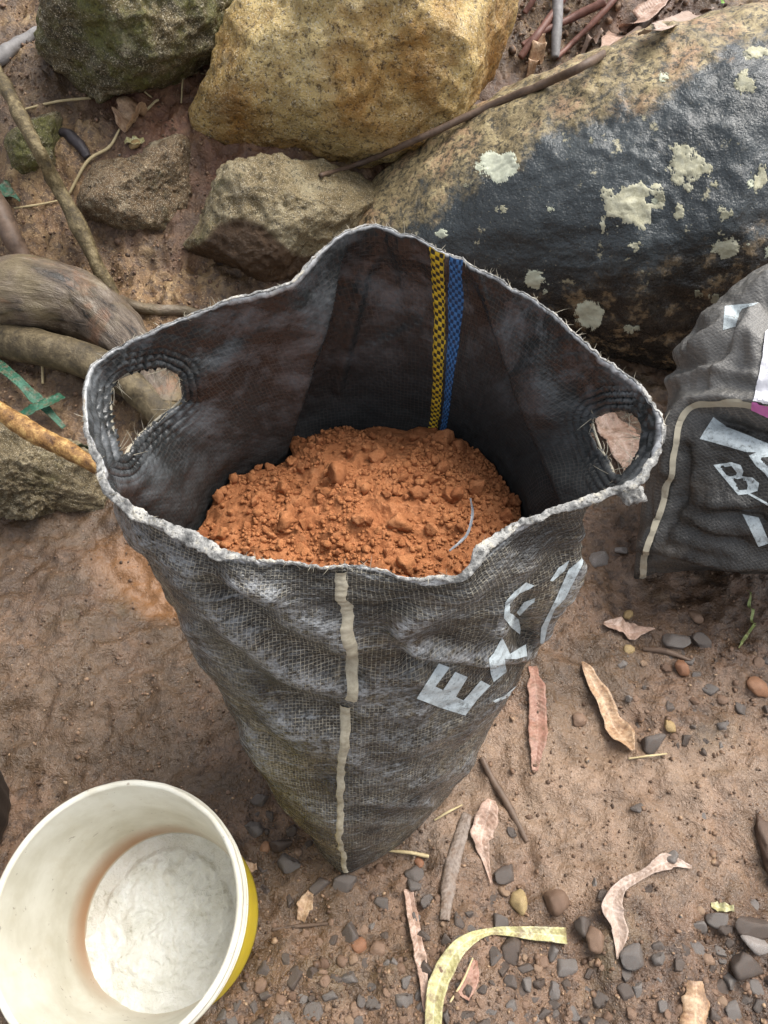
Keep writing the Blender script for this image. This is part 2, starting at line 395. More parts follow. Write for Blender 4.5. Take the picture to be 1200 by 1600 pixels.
# ------------------------------------------------------------------ ground
def axis(a, b, step, far, k):
    fine = np.arange(a, b, step); g = np.geomspace(step * 1.5, far, k)
    return np.concatenate([a - np.cumsum(g)[::-1] , fine, b + np.cumsum(g)])
gx = axis(-1.25, 1.15, .0052, 7, 45); gy = axis(-.05, 2.15, .0052, 7, 45)
X, Y = np.meshgrid(gx, gy); Z = ground_z(X, Y)
nx, ny = len(gx), len(gy)
idx = np.arange(nx * ny).reshape(ny, nx)
F = np.stack([idx[:-1, :-1], idx[:-1, 1:], idx[1:, 1:], idx[1:, :-1]], -1).reshape(-1, 4)
me = mesh('ground', np.stack([X, Y, Z], -1).reshape(-1, 3), F)
y0 = .90 + .34 * sstep(-.25, .35, X)
attr(me, 'bank', sstep(-.02, .18, Y - y0 + .08 * fbm(np.stack([X, Y, 0 * X], -1), 6, 3, 77)).ravel())
pxg, _ = project(np.stack([X, Y, Z], -1).reshape(-1, 3))
qx = X.ravel(); qy = Y.ravel(); cP = PZ(235, 890, 0)
pd = np.hypot((qx - cP[0]) / .16, (qy - cP[1]) / .10) + .35 * fbm(np.stack([qx, qy, 0 * qx], -1), 9, 3, 88)
attr(me, 'puddle', sstep(1.1, .5, pd))
def zone(px_, py_, rx, ry, sd_):
    c_ = PZ(px_, py_, 0); return sstep(1.15, .45, np.hypot((qx - c_[0]) / rx, (qy - c_[1]) / ry) + .45 * fbm(np.stack([qx, qy, 0 * qx], -1), 7, 4, sd_))
attr(me, 'clay', np.clip(zone(1020, 1240, .30, .17, 91) + zone(760, 1240, .12, .12, 92) + .6 * zone(90, 1060, .10, .12, 93), 0, 1))
attr(me, 'olive', np.clip(zone(400, 1150, .14, .16, 94) + 1.1 * zone(200, 1060, .36, .24, 98) + .7 * zone(430, 1480, .2, .1, 99) + zone(60, 840, .16, .12, 95) + .8 * zone(900, 1060, .10, .10, 96) + .6 * zone(450, 1350, .14, .08, 97), 0, 1))
tag(link('ground', me, None, MUD), 'wet brown mud rising to an earth bank', kind='structure')

# ------------------------------------------------------------------ rocks
def outline_r(poly, phis):
    P = catmull(poly, 720, True); c = np.array([np.mean([p[0] for p in poly]), np.mean([p[1] for p in poly])])
    P0 = P; a = P0[:, 0]; b = P0[:, 1]; a2 = np.roll(a, -1); b2 = np.roll(b, -1); w = a * b2 - a2 * b; A = w.sum() / 2
    c = np.array([((a + a2) * w).sum() / (6 * A), ((b + b2) * w).sum() / (6 * A)])
    d = P - c; ang = np.arctan2(d[:, 1], d[:, 0]); r = np.hypot(d[:, 0], d[:, 1]); o = np.argsort(ang)
    ang, r = ang[o], r[o]
    return c, np.interp(phis, np.concatenate([ang - 2 * np.pi, ang, ang + 2 * np.pi]), np.tile(r, 3))
def inflated(poly, t, depth, sub=6, p=2.5, lump=.05, seed=1, planes=6, fine=.012, cut=.8):
    d, f = ico(sub)
    d = d / (np.abs(d) ** p).sum(1, keepdims=True) ** (1 / p)
    c, r = outline_r(poly, np.arctan2(d[:, 1], d[:, 0]))
    rho = np.hypot(d[:, 0], d[:, 1]); phi = np.arctan2(d[:, 1], d[:, 0])
    rr = np.linalg.norm(np.stack([np.cos(phi), np.sin(phi)], -1), axis=1)
    pn = (np.abs(np.cos(phi)) ** p + np.abs(np.sin(phi)) ** p) ** (1 / p)
    q = np.stack([c[0] + r * rho * pn * np.cos(phi), c[1] + r * rho * pn * np.sin(phi)], -1)
    C = PT(c[0], c[1], t); axis_v = ray(c[0], c[1]); axis_v = axis_v / np.linalg.norm(axis_v)
    # the outline lies in a plane at right angles to the view ray through the centre
    rr_ = ray(q[:, 0], q[:, 1]); base = CAMV + rr_ * (((C - CAMV) @ axis_v) / (rr_ @ axis_v))[:, None]
    V = base + axis_v * (d[:, 2] * depth)[:, None]
    rg = np.random.default_rng(seed); R = np.linalg.norm(V - C, axis=1).mean()
    for _ in range(planes):
        n = rg.normal(size=3); n -= axis_v * (n @ axis_v + abs(rg.normal()) * .9 + .3); n /= np.linalg.norm(n)
        s = (V - C) @ n; lim = np.quantile(s, rg.uniform(.86, .95))
        V = V - n * (np.maximum(0, s - lim) * cut)[:, None]
    N = (V - C) / np.linalg.norm(V - C, axis=1, keepdims=True)
    h = lump * fbm(V, 2.2 / R * .6, 3, seed) + fine * R * 3 * (.5 - np.abs(fbm(V, 5 / R, 4, seed + 5, .55))) + fine * R * fbm(V, 14 / R, 4, seed + 9, .6)
    V = V + N * h[:, None] * np.array(1.0)
    return V, f, d, C, axis_v
ROCK = {}
def rock(name, label, poly, t, depth, mat, **kw):
    if t is None:
        lowp = max(poly, key=lambda q_: q_[1]); t = np.linalg.norm((G(lowp[0], lowp[1]) - CAMV)) / np.linalg.norm(ray(*lowp)) + kw.pop('push', .2) * depth
    V, f, d, C, ax = inflated(poly, t, depth, **kw)
    me = mesh(name, V, f); o = link(name, me, None, mat)
    px, _ = project(V)
    settle(o, V); tag(o, label, 'rock')
    ROCK[name] = ROCK.get(name, []) + [(o, V, f, px)]
    return o, V, f, px, me

rock('boulder', 'large tan yellow boulder with sparkling rough face, above the sack', [(372, 0), (345, 60), (330, 110), (310, 150), (302, 185), (312, 208), (345, 226), (400, 250), (460, 268), (520, 275), (570, 266), (620, 238), (680, 198), (740, 160), (790, 128), (815, 98), (820, 50), (828, 0), (800, -90), (600, -150), (430, -110)],
     1.52, .27, M_YEL, sub=6, seed=3, lump=.02, planes=7, fine=.014)
rock('boulder', 'dark boulder blotched with green moss, beside the tan boulder', [(72, 0), (60, 50), (62, 85), (80, 112), (112, 138), (150, 152), (190, 150), (250, 136), (300, 108), (345, 72), (366, 35), (378, -10), (350, -90), (200, -130), (90, -80)],
     None, .2, M_MOSS, push=-.35, sub=6, seed=8, lump=.02, planes=8, fine=.02)
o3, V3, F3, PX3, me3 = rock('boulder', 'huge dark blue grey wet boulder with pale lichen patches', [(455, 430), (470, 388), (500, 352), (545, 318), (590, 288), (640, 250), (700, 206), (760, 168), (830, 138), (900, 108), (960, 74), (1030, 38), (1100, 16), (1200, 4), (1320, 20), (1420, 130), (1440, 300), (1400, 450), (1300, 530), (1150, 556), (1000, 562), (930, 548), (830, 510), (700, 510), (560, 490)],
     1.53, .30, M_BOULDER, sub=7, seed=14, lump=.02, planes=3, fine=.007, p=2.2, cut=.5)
edge = catmull([(440, 420), (500, 352), (590, 288), (700, 206), (830, 138), (960, 74), (1100, 16), (1200, 4), (1330, 20)], 300)
ex = np.interp(PX3[:, 0], edge[:, 0], edge[:, 1])
dist = (PX3[:, 1] - ex)
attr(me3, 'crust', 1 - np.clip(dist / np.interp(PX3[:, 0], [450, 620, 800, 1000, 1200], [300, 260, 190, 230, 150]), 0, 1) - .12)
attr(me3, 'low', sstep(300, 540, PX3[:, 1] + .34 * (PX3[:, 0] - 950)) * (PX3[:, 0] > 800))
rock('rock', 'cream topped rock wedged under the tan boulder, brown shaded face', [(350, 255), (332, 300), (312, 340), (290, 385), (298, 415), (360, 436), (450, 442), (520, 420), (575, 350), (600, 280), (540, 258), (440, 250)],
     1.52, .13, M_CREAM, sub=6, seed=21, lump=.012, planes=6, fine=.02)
rock('rock', 'earth coloured flat topped rock on the bank below the mossy boulder', [(150, 262), (215, 236), (280, 212), (322, 226), (322, 262), (292, 312), (270, 350), (212, 368), (160, 346), (128, 312)],
     None, .10, M_BROWN, sub=6, seed=25, lump=.015, planes=9, fine=.017)
rock('rock', 'small green mossy rock behind the slanting stem', [(18, 215), (50, 190), (85, 180), (97, 205), (95, 240), (70, 268), (35, 272), (15, 250)],
     None, .06, M_MOSS, sub=5, seed=31, lump=.01, planes=5, fine=.02)
rock('rock', 'low olive brown rough rock under the orange brown stem', [(-90, 700), (0, 662), (60, 688), (110, 702), (165, 738), (215, 770), (180, 792), (110, 796), (0, 804), (-90, 800)],
     1.33, .13, m_rock('olive_brown_rock', [(.3, (.10, .075, .035)), (.5, (.22, .17, .09)), (.7, (.42, .35, .22))], dark=(.04, .03, .015), moss=(.14, .12, .04), moss_lo=.6, scale=9), sub=6, seed=36, lump=.02, planes=6, fine=.03)
o4, V4, F4, PX4 = ROCK['rock'][0]
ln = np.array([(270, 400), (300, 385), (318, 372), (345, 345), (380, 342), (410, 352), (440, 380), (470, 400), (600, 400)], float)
attr(o4.data, 'face_shade', sstep(-6, 8, PX4[:, 1] - np.interp(PX4[:, 0], ln[:, 0], ln[:, 1]) + 6 * fbm(V4, 20, 3, 5)))  # mask for the shaded lower face, whose shade is painted brown
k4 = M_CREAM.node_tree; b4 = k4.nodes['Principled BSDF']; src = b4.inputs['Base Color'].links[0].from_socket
a4 = k4.nodes.new('ShaderNodeAttribute'); a4.attribute_name = 'face_shade'; m4 = k4.nodes.new('ShaderNodeMix'); m4.data_type = 'RGBA'
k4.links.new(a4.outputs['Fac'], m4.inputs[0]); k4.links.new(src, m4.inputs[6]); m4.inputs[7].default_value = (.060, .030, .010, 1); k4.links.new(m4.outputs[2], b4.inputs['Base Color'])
# lichen patches on the dark boulder
bvh3 = BVHTree.FromPolygons([tuple(v) for v in V3], F3.tolist())
def cast(bvh, px, py):
    r = ray(px, py); r = r / np.linalg.norm(r)
    loc, nrm, i, dd = bvh.ray_cast(Vector(CAMV), Vector(r))
    if loc is None:
        return None
    if nrm.dot(Vector(r)) > 0: nrm = -nrm
    return np.array(loc), np.array(nrm)
LICH = m_simple('pale_lichen', [(.3, (.26, .24, .15)), (.5, (.48, .46, .33)), (.7, (.62, .61, .49))], 90, .8, .6, .003)
LICH2 = m_simple('white_lichen', [(.3, (.44, .46, .34)), (.6, (.70, .72, .57))], 90, .8, .5, .002)
def lichen(cx, cy, rx, ry, seed, mat, rag=.35):
    m = 46; g = np.linspace(-1.5, 1.5, m); gx_, gy_ = np.meshgrid(g, g)
    P = np.stack([gx_, gy_, 0 * gx_ + seed * 3.7], -1)
    val = 1 - np.hypot(gx_, gy_) + rag * 1.1 * fbm(P, 1.5, 5, seed, .65) - .25 * rag * (fbm(P, 6, 2, seed + 4) > .35)
    keep_ = val > 0
    V, ok = np.zeros((m, m, 3)), np.zeros((m, m), bool)
    for i in range(m):
        for j in range(m):
            if val[i, j] < -.25: continue
            c = cast(bvh3, cx + rx * gx_[i, j], cy + ry * gy_[i, j])
            if c is None: continue
            V[i, j] = c[0] + c[1] * (.0011 * min(1, max(-.4, val[i, j] * 5)) + .0005 * math.sin(i * 7.3 + j * 3.1)); ok[i, j] = True
    ix = np.arange(m * m).reshape(m, m)
    f = np.stack([ix[:-1, :-1], ix[:-1, 1:], ix[1:, 1:], ix[1:, :-1]], -1).reshape(-1, 4)
    f = f[(ok.ravel()[f].all(-1)) & (keep_.ravel()[f].any(-1))]
    if not len(f): return
    Vk_, f, _ = drop_unused(V.reshape(-1, 3), f)
    me = mesh('lichen_patch', Vk_, f); o = link('lichen_patch', me, None, mat)
    me.transform(Matrix.Translation(-o3.location)); o.parent = o3
for a in [(780, 258, 29, 23, 1, LICH2, .2), (985, 318, 36, 33, 2, LICH, .55), (1076, 262, 25, 26, 3, LICH, .6), (838, 438, 15, 14, 4, LICH2, .4), (921, 492, 21, 22, 5, LICH2, .2),
          (1142, 385, 22, 18, 6, LICH, .7), (1060, 330, 8, 10, 7, LICH, .5), (1132, 335, 9, 10, 8, LICH, .5), (993, 384, 9, 7, 9, LICH, .5), (1165, 130, 14, 16, 10, LICH, .6), (1185, 82, 18, 10, 11, LICH, .6), (690, 365, 10, 7, 12, LICH2, .5), (1188, 280, 10, 16, 13, LICH, .6), (1118, 470, 8, 10, 14, LICH, .6)]:
    lichen(*a)
lr = np.random.default_rng(5); nl = 0
while nl < 16:
    x_, y_ = lr.uniform(640, 1200), lr.uniform(120, 540)
    if y_ < np.interp(x_, edge[:, 0], edge[:, 1]) + 60: continue
    r_ = 3 + 7 * lr.beta(1, 3); lichen(x_, y_, r_, r_ * lr.uniform(.6, 1.3), 40 + nl, LICH if lr.uniform() < .6 else LICH2, .7); nl += 1

# ------------------------------------------------------------------ main sack
RIM = [(528, 884, .580), (480, 882, .582), (430, 877, .585), (370, 867, .59), (310, 842, .60), (240, 808, .615), (185, 768, .63), (150, 715, .64), (131, 650, .645), (134, 602, .65), (150, 566, .658), (200, 533, .665), (250, 511, .67), (300, 491, .675), (350, 470, .68), (400, 459, .685), (455, 438, .69), (480, 410, .70), (515, 376, .71), (550, 357, .715), (590, 350, .715), (622, 364, .71), (652, 368, .71), (692, 391, .70),
       (720, 402, .695), (750, 420, .69), (800, 448, .68), (850, 478, .675), (900, 522, .67), (960, 572, .66), (1002, 606, .655), (1026, 642, .65), (1036, 685, .64), (1020, 722, .63), (985, 755, .62), (920, 777, .61), (850, 802, .60), (790, 836, .595), (748, 872, .587), (728, 900, .576), (690, 904, .573), (640, 905, .572), (600, 896, .575), (562, 886, .578)]
NS, NTT = 760, 300
rim3 = np.array([PZ(a, b, z) for a, b, z in RIM])
rc = catmull(rim3, 4400, True)
seg = np.linalg.norm(np.roll(rc, -1, 0) - rc, axis=1); arc = np.concatenate([[0], np.cumsum(seg)])[:-1]; tot = seg.sum()
per = 4400 / len(RIM)
ank = [arc[int(i * per)] for i in (0, 8, 23, 32)] + [tot]
sg = np.arange(NS) / NS
ra = np.interp(sg, [0, .25, .5, .75, 1], ank)
rim_c = np.stack([np.interp(ra, np.append(arc, tot), np.append(rc[:, k], rc[0, k])) for k in range(3)], -1)
LV = [0, .06, .15, .25, .35, .43, .49]
fr = np.interp(LV, [0, .15, .3, .43, .58], [.246, .262, .290, .316, .332])
bk = np.interp(LV, [0, .15, .3, .45, .55], [.60, .63, .64, .635, .63])
al = np.interp(LV, [0, .06, .15, .25, .36, .46, .55], [.118, .145, .168, .186, .202, .218, .228])     # left half width from x=-.005
ar = np.interp(LV, [0, .06, .15, .25, .36, .48, .55], [.112, .132, .152, .170, .188, .207, .215])
pw = np.interp(LV, [0, .15, .3, .45], [1.45, 1.1, .85, .70])
pb = np.interp(LV, [0, .15, .45], [1.3, 1.15, 1.05])
xs = np.interp(LV, [0, .3, .58], [-.05, -.043, -.036])
phi = sg * 2 * np.pi
levels = []
ND = 4000
for i, z in enumerate(LV):
    ph = np.arange(ND + 1) / ND * 2 * np.pi; sn = np.sin(ph); cs = np.cos(ph)
    wdt = np.where(sn > 0, al[i], ar[i])
    ex_ = np.where(cs > 0, pw[i], pb[i])
    x = -np.sign(sn) * np.abs(sn) ** ex_ * wdt
    yy = (fr[i] + bk[i]) / 2 - cs * (bk[i] - fr[i]) / 2
    shift = xs[i] * (1 + cs) / 2 + .048 * (1 - cs) / 2
    x = x + shift * np.abs(cs) - .008 * (1 - np.abs(cs))
    sl = np.concatenate([[0], np.cumsum(np.hypot(np.diff(x), np.diff(yy)))])
    q_ = np.interp(sg, [0, .25, .5, .75, 1], sl[[0, ND // 4, ND // 2, 3 * ND // 4, ND]])
    levels.append(np.stack([np.interp(q_, sl, x), np.interp(q_, sl, yy), np.full(NS, z)], -1))
BACK = np.array([PZ(a_, b_, .475) for a_, b_ in [(300, 812), (312, 790), (350, 742), (410, 700), (475, 668), (552, 650), (620, 652), (682, 664), (740, 696), (785, 738), (812, 782), (826, 815)]])[:, :2]
for i, z in enumerate(LV):
    wgt = {.35: .35, .43: .8, .49: 1.0}.get(z, 0)
    if not wgt: continue
    L0 = levels[i]; nf = int(NS * .19)
    ctl = np.vstack([L0[:nf:20, :2], BACK, L0[NS - nf::20, :2]])
    dn = catmull(ctl, 6000, True); per_ = 6000 / len(ctl); k0 = len(L0[:nf:20])
    sl = np.concatenate([[0], np.cumsum(np.linalg.norm(np.diff(np.vstack([dn, dn[:1]]), axis=0), axis=1))])
    q_ = np.interp(sg, [0, .25, .5, .75, 1], [0] + [sl[int((k0 + j_) * per_)] for j_ in (0, 7, 10)] + [sl[-1]])
    dd_ = np.vstack([dn, dn[:1]]); N_ = np.stack([np.interp(q_, sl, dd_[:, 0]), np.interp(q_, sl, dd_[:, 1])], -1)
    L0[:, :2] = L0[:, :2] * (1 - wgt) + N_ * wgt
levels.append(rim_c)
LVL = np.array(levels)
# knots along the height, per column by mean distance
kn = np.array(LV + [.64]); tt = np.linspace(0, 1, NTT)
zz = .64 * tt
def spline_levels(kn, L, q):
    m = (np.gradient(L, kn, axis=0))
    i = np.clip(np.searchsorted(kn, q, 'right') - 1, 0, len(kn) - 2)
    h = (kn[i + 1] - kn[i]); w = ((q - kn[i]) / h)[:, None, None]; h = h[:, None, None]
    return ((2 * w ** 3 - 3 * w ** 2 + 1) * L[i] + (w ** 3 - 2 * w ** 2 + w) * h * m[i] + (-2 * w ** 3 + 3 * w ** 2) * L[i + 1] + (w ** 3 - w ** 2) * h * m[i + 1])
S = spline_levels(kn, LVL, zz)                 # (NTT, NS, 3)
def grid_normals(S):
    du = np.roll(S, -1, 1) - np.roll(S, 1, 1); dv = np.gradient(S, axis=0)
    n = np.cross(du, dv); return n / (np.linalg.norm(n, axis=-1, keepdims=True) + 1e-12)
Nn = grid_normals(S)
cen = S.mean(1, keepdims=True)
if ((S - cen) * Nn).sum(-1).mean() < 0: Nn = -Nn
PXS, _ = project(S)
TT = np.broadcast_to(tt[:, None], S.shape[:2]); SS = np.broadcast_to(sg[None], S.shape[:2])
viewd = S - CAMV; front = ((Nn * viewd).sum(-1) < 0)           # outer face looks at the camera
def pl_dist(P, line):
    L = np.array(line, float); best = np.full(P.shape[:-1], 1e9)
    for a, b in zip(L[:-1], L[1:]):
        ab = b - a; w = np.clip(((P - a) @ ab) / (ab @ ab), 0, 1)
        best = np.minimum(best, np.linalg.norm(P - a - w[..., None] * ab, axis=-1))
    return best
D = np.zeros(S.shape[:2])
FOLD0 = D.copy()
frw = sstep(.30, .22, np.minimum(SS, 1 - SS))
topf = sstep(1.0, .93, TT)
for line, amp, w in [
        ([(205, 790), (320, 950), (440, 1045), (560, 1088), (650, 1112)], 9, 24), ([(250, 860), (350, 1010), (460, 1090), (545, 1118)], -6, 22),
        ([(300, 985), (375, 1080), (465, 1150), (548, 1172)], 8, 22), ([(345, 1060), (420, 1150), (500, 1205)], -5, 18),
        ([(390, 1150), (450, 1235), (530, 1288)], 6, 18), ([(370, 885), (450, 950), (535, 1000)], 6, 26), ([(330, 900), (430, 1000), (545, 1048)], -6, 22),
        ([(560, 1252), (610, 1256), (670, 1252)], 3.5, 8), ([(556, 1284), (600, 1286), (640, 1280)], 3, 8), ([(552, 1316), (590, 1317), (615, 1310)], 3, 7),
        ([(645, 1010), (700, 1022), (765, 1028), (830, 1018)], 8, 13), ([(640, 1034), (700, 1046), (770, 1052), (820, 1040)], -6, 13),
        ([(625, 980), (690, 952), (745, 925), (790, 870)], 8, 17), ([(600, 960), (680, 918), (725, 905)], -4, 14),
        ([(905, 885), (868, 940), (850, 985), (835, 1030)], 8, 15), ([(875, 870), (830, 915), (812, 960), (822, 1010)], -8, 15), ([(830, 880), (790, 930), (775, 980)], 7, 18),
        ([(560, 1130), (640, 1160), (720, 1150), (800, 1080)], 4, 24), ([(560, 1200), (650, 1215), (730, 1190)], 4, 18), ([(560, 1080), (600, 1060), (660, 1060)], 4, 15),
        ([(160, 730), (230, 830), (320, 890), (430, 915)], 4, 16), ([(470, 1180), (520, 1230), (545, 1250)], 4, 14)]:
    D += frw * topf * amp * .0014 * (.75 + .6 * vnoise(S * 13, 7)) * np.exp(-(pl_dist(PXS, line) / w) ** 2)
FOLD = D - FOLD0
# creases of the inner back wall
inn = (~front).astype(float)
def xline(line, P):
    L = np.array(line, float); return P[..., 0] - np.interp(P[..., 1], L[:, 1], L[:, 0])
tfade = sstep(1.0, .93, TT) * sstep(.60, .74, TT)
dx = xline([(545, 350), (528, 420), (505, 500), (478, 590), (448, 680), (420, 760)], PXS)
D += inn * tfade * (.020 * sstep(.66, .80, TT) * sstep(-6, 10, dx) * np.exp(-np.maximum(dx, 0) / 150) - .012 * np.exp(-(np.minimum(dx, 0) / 45) ** 2) * (dx < 0))
dx = -xline([(738, 380), (745, 430), (772, 520), (805, 610), (838, 690), (880, 780)], PXS)
D += inn * tfade * (.010 * sstep(.66, .80, TT) * sstep(-8, 12, dx) * np.exp(-np.maximum(dx, 0) / 110) - .006 * np.exp(-(np.minimum(dx, 0) / 50) ** 2) * (dx < 0))
for line, amp, w in [([(608, 372), (575, 440), (560, 500), (532, 620)], -4, 7), ([(650, 520), (600, 545), (570, 560)], -3, 9), ([(440, 470), (360, 545), (300, 590)], -7, 22), ([(480, 430), (400, 505), (330, 550)], 5, 16), ([(860, 500), (840, 580), (860, 640)], -5, 22), ([(930, 560), (900, 620), (930, 650)], 5, 16)]:
    D += inn * tfade * amp * .001 * np.exp(-(pl_dist(PXS, line) / w) ** 2)
# bunched cloth round the handle holes
HOLE_L = [(178, 602), (200, 586), (250, 576), (276, 585), (284, 618), (262, 641), (235, 662), (208, 690), (191, 712), (181, 680), (175, 640)]
HOLE_R = [(928, 655), (955, 644), (985, 645), (1001, 664), (1001, 700), (987, 726), (966, 746), (952, 720), (936, 690)]
for H, cond in ((HOLE_L, (SS > .12) & (SS < .44)), (HOLE_R, (SS > .60) & (SS < .90))):
    dd = pl_dist(PXS, H + [H[0]])
    D += inn * cond * sstep(60, 6, dd) * .0022 * np.sin(dd * .62 + 1.5 * fbm(S, 14, 2, 6)) * sstep(.70, .8, TT)
# loose small wrinkles
U = np.stack([SS * 1.2, TT * .64, 0 * SS], -1)
cyl = np.stack([np.cos(2 * np.pi * SS) * .19, np.sin(2 * np.pi * SS) * .19, TT * .66], -1)
st = cyl * np.array([1, 1, 2.2])
D += .0035 * fbm(st, 13, 3, 41) * sstep(0, .08, TT) * (1 - .6 * inn * sstep(.66, .8, TT)) + .0011 * (.5 - np.abs(fbm(cyl, 30, 3, 47))) * (.4 + .6 * frw) + .0005 * fbm(cyl, 120, 2, 49)
D += sstep(.92, 1.0, TT) * .0012 * fbm(cyl, 60, 3, 52)
SO = S + Nn * D[..., None]
SO[..., 2] += sstep(.96, 1, TT) * (.0012 * fbm(cyl, 85, 3, 58) + .001 * fbm(cyl, 260, 2, 59))
SO[..., 2] = np.maximum(SO[..., 2], .000 + .0 * TT)
N2 = grid_normals(SO)
if (N2 * Nn).sum(-1).mean() < 0: N2 = -N2
THK = .0022
SI = SO - N2 * THK
def inside(P, poly):
    x, y = P[..., 0], P[..., 1]; r = np.zeros(x.shape, bool); n = len(poly)
    for i in range(n):
        (x1, y1), (x2, y2) = poly[i], poly[(i + 1) % n]
        c = ((y1 > y) != (y2 > y)); r ^= c & (x < (x2 - x1) * (y - y1) / (y2 - y1 + 1e-9) + x1)
    return r
PXO, _ = project(SO)
hole = (inside(PXO, catmull(HOLE_L, 60, True).tolist()) & (SS > .13) & (SS < .40) & (TT > .7)) | (inside(PXO, catmull(HOLE_R, 60, True).tolist()) & (SS > .62) & (SS < .88) & (TT > .7))
# faces
idx = np.arange(NTT * NS).reshape(NTT, NS)
q = np.stack([idx[:-1], np.roll(idx, -1, 1)[:-1], np.roll(idx, -1, 1)[1:], idx[1:]], -1)          # (NTT-1, NS, 4)
hf = hole.ravel()[q].sum(-1) >= 2
keep = ~hf
NV = NTT * NS
fo = q[keep]; fi = (q[keep] + NV)[:, ::-1]
rimf = np.stack([idx[-1], np.roll(idx[-1], -1), np.roll(idx[-1], -1) + NV, idx[-1] + NV], -1)
# walls of the handle holes
wall = []
for dj, di, e in ((0, 1, (1, 2)), (0, -1, (3, 0)), (1, 0, (2, 3)), (-1, 0, (0, 1))):
    nb = np.zeros_like(hf)
    if dj == 0: nb = np.roll(hf, -di, 1)
    elif dj == 1: nb[:-1] = hf[1:]
    else: nb[1:] = hf[:-1]
    b_ = q[keep & nb]; a0, a1 = b_[:, e[0]], b_[:, e[1]]
    wall.append(np.stack([a1, a0, a0 + NV, a1 + NV], -1))
wall = np.vstack(wall)
bot = NV * 2
V = np.vstack([SO.reshape(-1, 3), SI.reshape(-1, 3)])
FA = np.vstack([fo, fi, rimf, wall])
Vk, Fk, used = drop_unused(V, FA)
sack = empty('sack', (-.03, .44, 0)); tag(sack, 'open black woven sack with red soil inside, standing in the middle', 'sack')
me = mesh('woven_shell', Vk, Fk)
mi = np.zeros(len(Fk), np.int32); mi[len(fo):] = 1
uvv = np.stack([SS * 1.2, TT * .66], -1).reshape(-1, 2); uvv = np.vstack([uvv, uvv])[used]
uvl = me.uv_layers.new(name='UVMap'); lv = np.empty(len(me.loops), np.int32); me.loops.foreach_get('vertex_index', lv)
ul = uvv[lv]
ql = ul.reshape(-1, 4, 2); wrap = (ql[..., 0].max(1) - ql[..., 0].min(1)) > .6
ql[wrap, :, 0] = np.where(ql[wrap, :, 0] < .6, ql[wrap, :, 0] + 1.2, ql[wrap, :, 0])
uvl.data.foreach_set('uv', ql.reshape(-1).astype(np.float32))
hw = np.interp(SS, [0, .03, .07, .10, .15, .21, .25, .30, .345, .365, .40, .43, .5, .54, .60, .70, .74, .78, .82, .86, .93, .955, .97, 1], [.002, .003, .012, .020, .024, .018, .009, .004, .004, .013, .012, .004, .003, .006, .006, .008, .010, .014, .012, .015, .014, .004, .002, .002])
hw = hw * (1 + .55 * fbm(cyl, 26, 4, 101, .6))
hbv = np.concatenate([sstep(1.0, .75, (1 - TT) * .66 / np.maximum(hw, .0008)).ravel(), sstep(1.0, .75, (1 - TT) * .66 / np.maximum(hw * .28, .0008)).ravel()])[used]
attr(me, 'hemband', hbv)
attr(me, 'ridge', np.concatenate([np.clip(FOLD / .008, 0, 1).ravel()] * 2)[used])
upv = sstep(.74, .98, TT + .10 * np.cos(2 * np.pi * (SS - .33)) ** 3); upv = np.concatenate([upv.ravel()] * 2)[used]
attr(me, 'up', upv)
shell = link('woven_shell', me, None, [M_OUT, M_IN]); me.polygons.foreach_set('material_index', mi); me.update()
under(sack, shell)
bvhO = BVHTree.FromPolygons([tuple(v) for v in SO.reshape(-1, 3)], q[keep].tolist())

def at_st(s, t, surf):
    s = np.asarray(s) % 1.0; x = s * NS; i = np.floor(x).astype(int) % NS; j = (i + 1) % NS; w = (x - np.floor(x))[..., None]
    y = np.clip(np.asarray(t) * (NTT - 1), 0, NTT - 1.001); k = np.floor(y).astype(int); v = (y - k)[..., None]
    return (surf[k, i] * (1 - w) + surf[k, j] * w) * (1 - v) + (surf[k + 1, i] * (1 - w) + surf[k + 1, j] * w) * v
def strip(name, s_of_t, width, t0, t1, mat, outer=True, n=260, off=.0014, m=6):
    t = np.linspace(t0, t1, n); hw = width / 1.2 / 2
    sc = s_of_t(t); w = np.linspace(-1, 1, m)
    wj = (1 + .12 * fbm(np.stack([t * 40, t * 0, t * 0], -1), 1, 3, 3))[:, None]
    s2 = sc[:, None] + hw * w[None] * wj; t2 = np.broadcast_to(t[:, None], s2.shape)
    P = at_st(s2, t2, SO if outer else SI); N = at_st(s2, t2, N2) * (1 if outer else -1)
    edge = (np.abs(w) > .99)[None, :, None]
    P = P + N * np.where(edge, .0001, off)
    ix = np.arange(n * m).reshape(n, m)
    f = np.stack([ix[:-1, :-1], ix[:-1, 1:], ix[1:, 1:], ix[1:, :-1]], -1).reshape(-1, 4)
    me = mesh(name, P.reshape(-1, 3), f); uvl = me.uv_layers.new(name='UVMap')
    uv = np.stack([s2 * 1.2, t2 * .66], -1).reshape(-1, 2); lv = np.empty(len(me.loops), np.int32); me.loops.foreach_get('vertex_index', lv)
    uvl.data.foreach_set('uv', uv[lv].reshape(-1).astype(np.float32))
    return under(sack, link(name, me, None, mat))
def m_tape(name, c1, c2, pitch, dirt=(.06, .05, .04)):
    k = NT(name); gap, ck = weave(k, pitch, k.uv)
    b = k.mix(k.ramp(k.math('MULTIPLY_ADD', ck, .5, .5), [(.42, 0), (.55, 1)]), c1, c2)
    b = k.mix(k.ramp(k.noise(120, 5, .7, vec=k.uv), [(.5, 0), (.75, .6)]), b, dirt)
    return k.out(b, .5, k.bump(ck, .5, .0008), .4)
M_SEAM = m_simple('cream_seam_tape', [(.3, (.16, .13, .09)), (.5, (.40, .36, .27)), (.7, (.58, .54, .43))], 60, .6, .3, .001, obj=False)
M_YS = m_tape('yellow_stripe_weave', (.035, .035, .03), (.72, .50, .04), .0034)
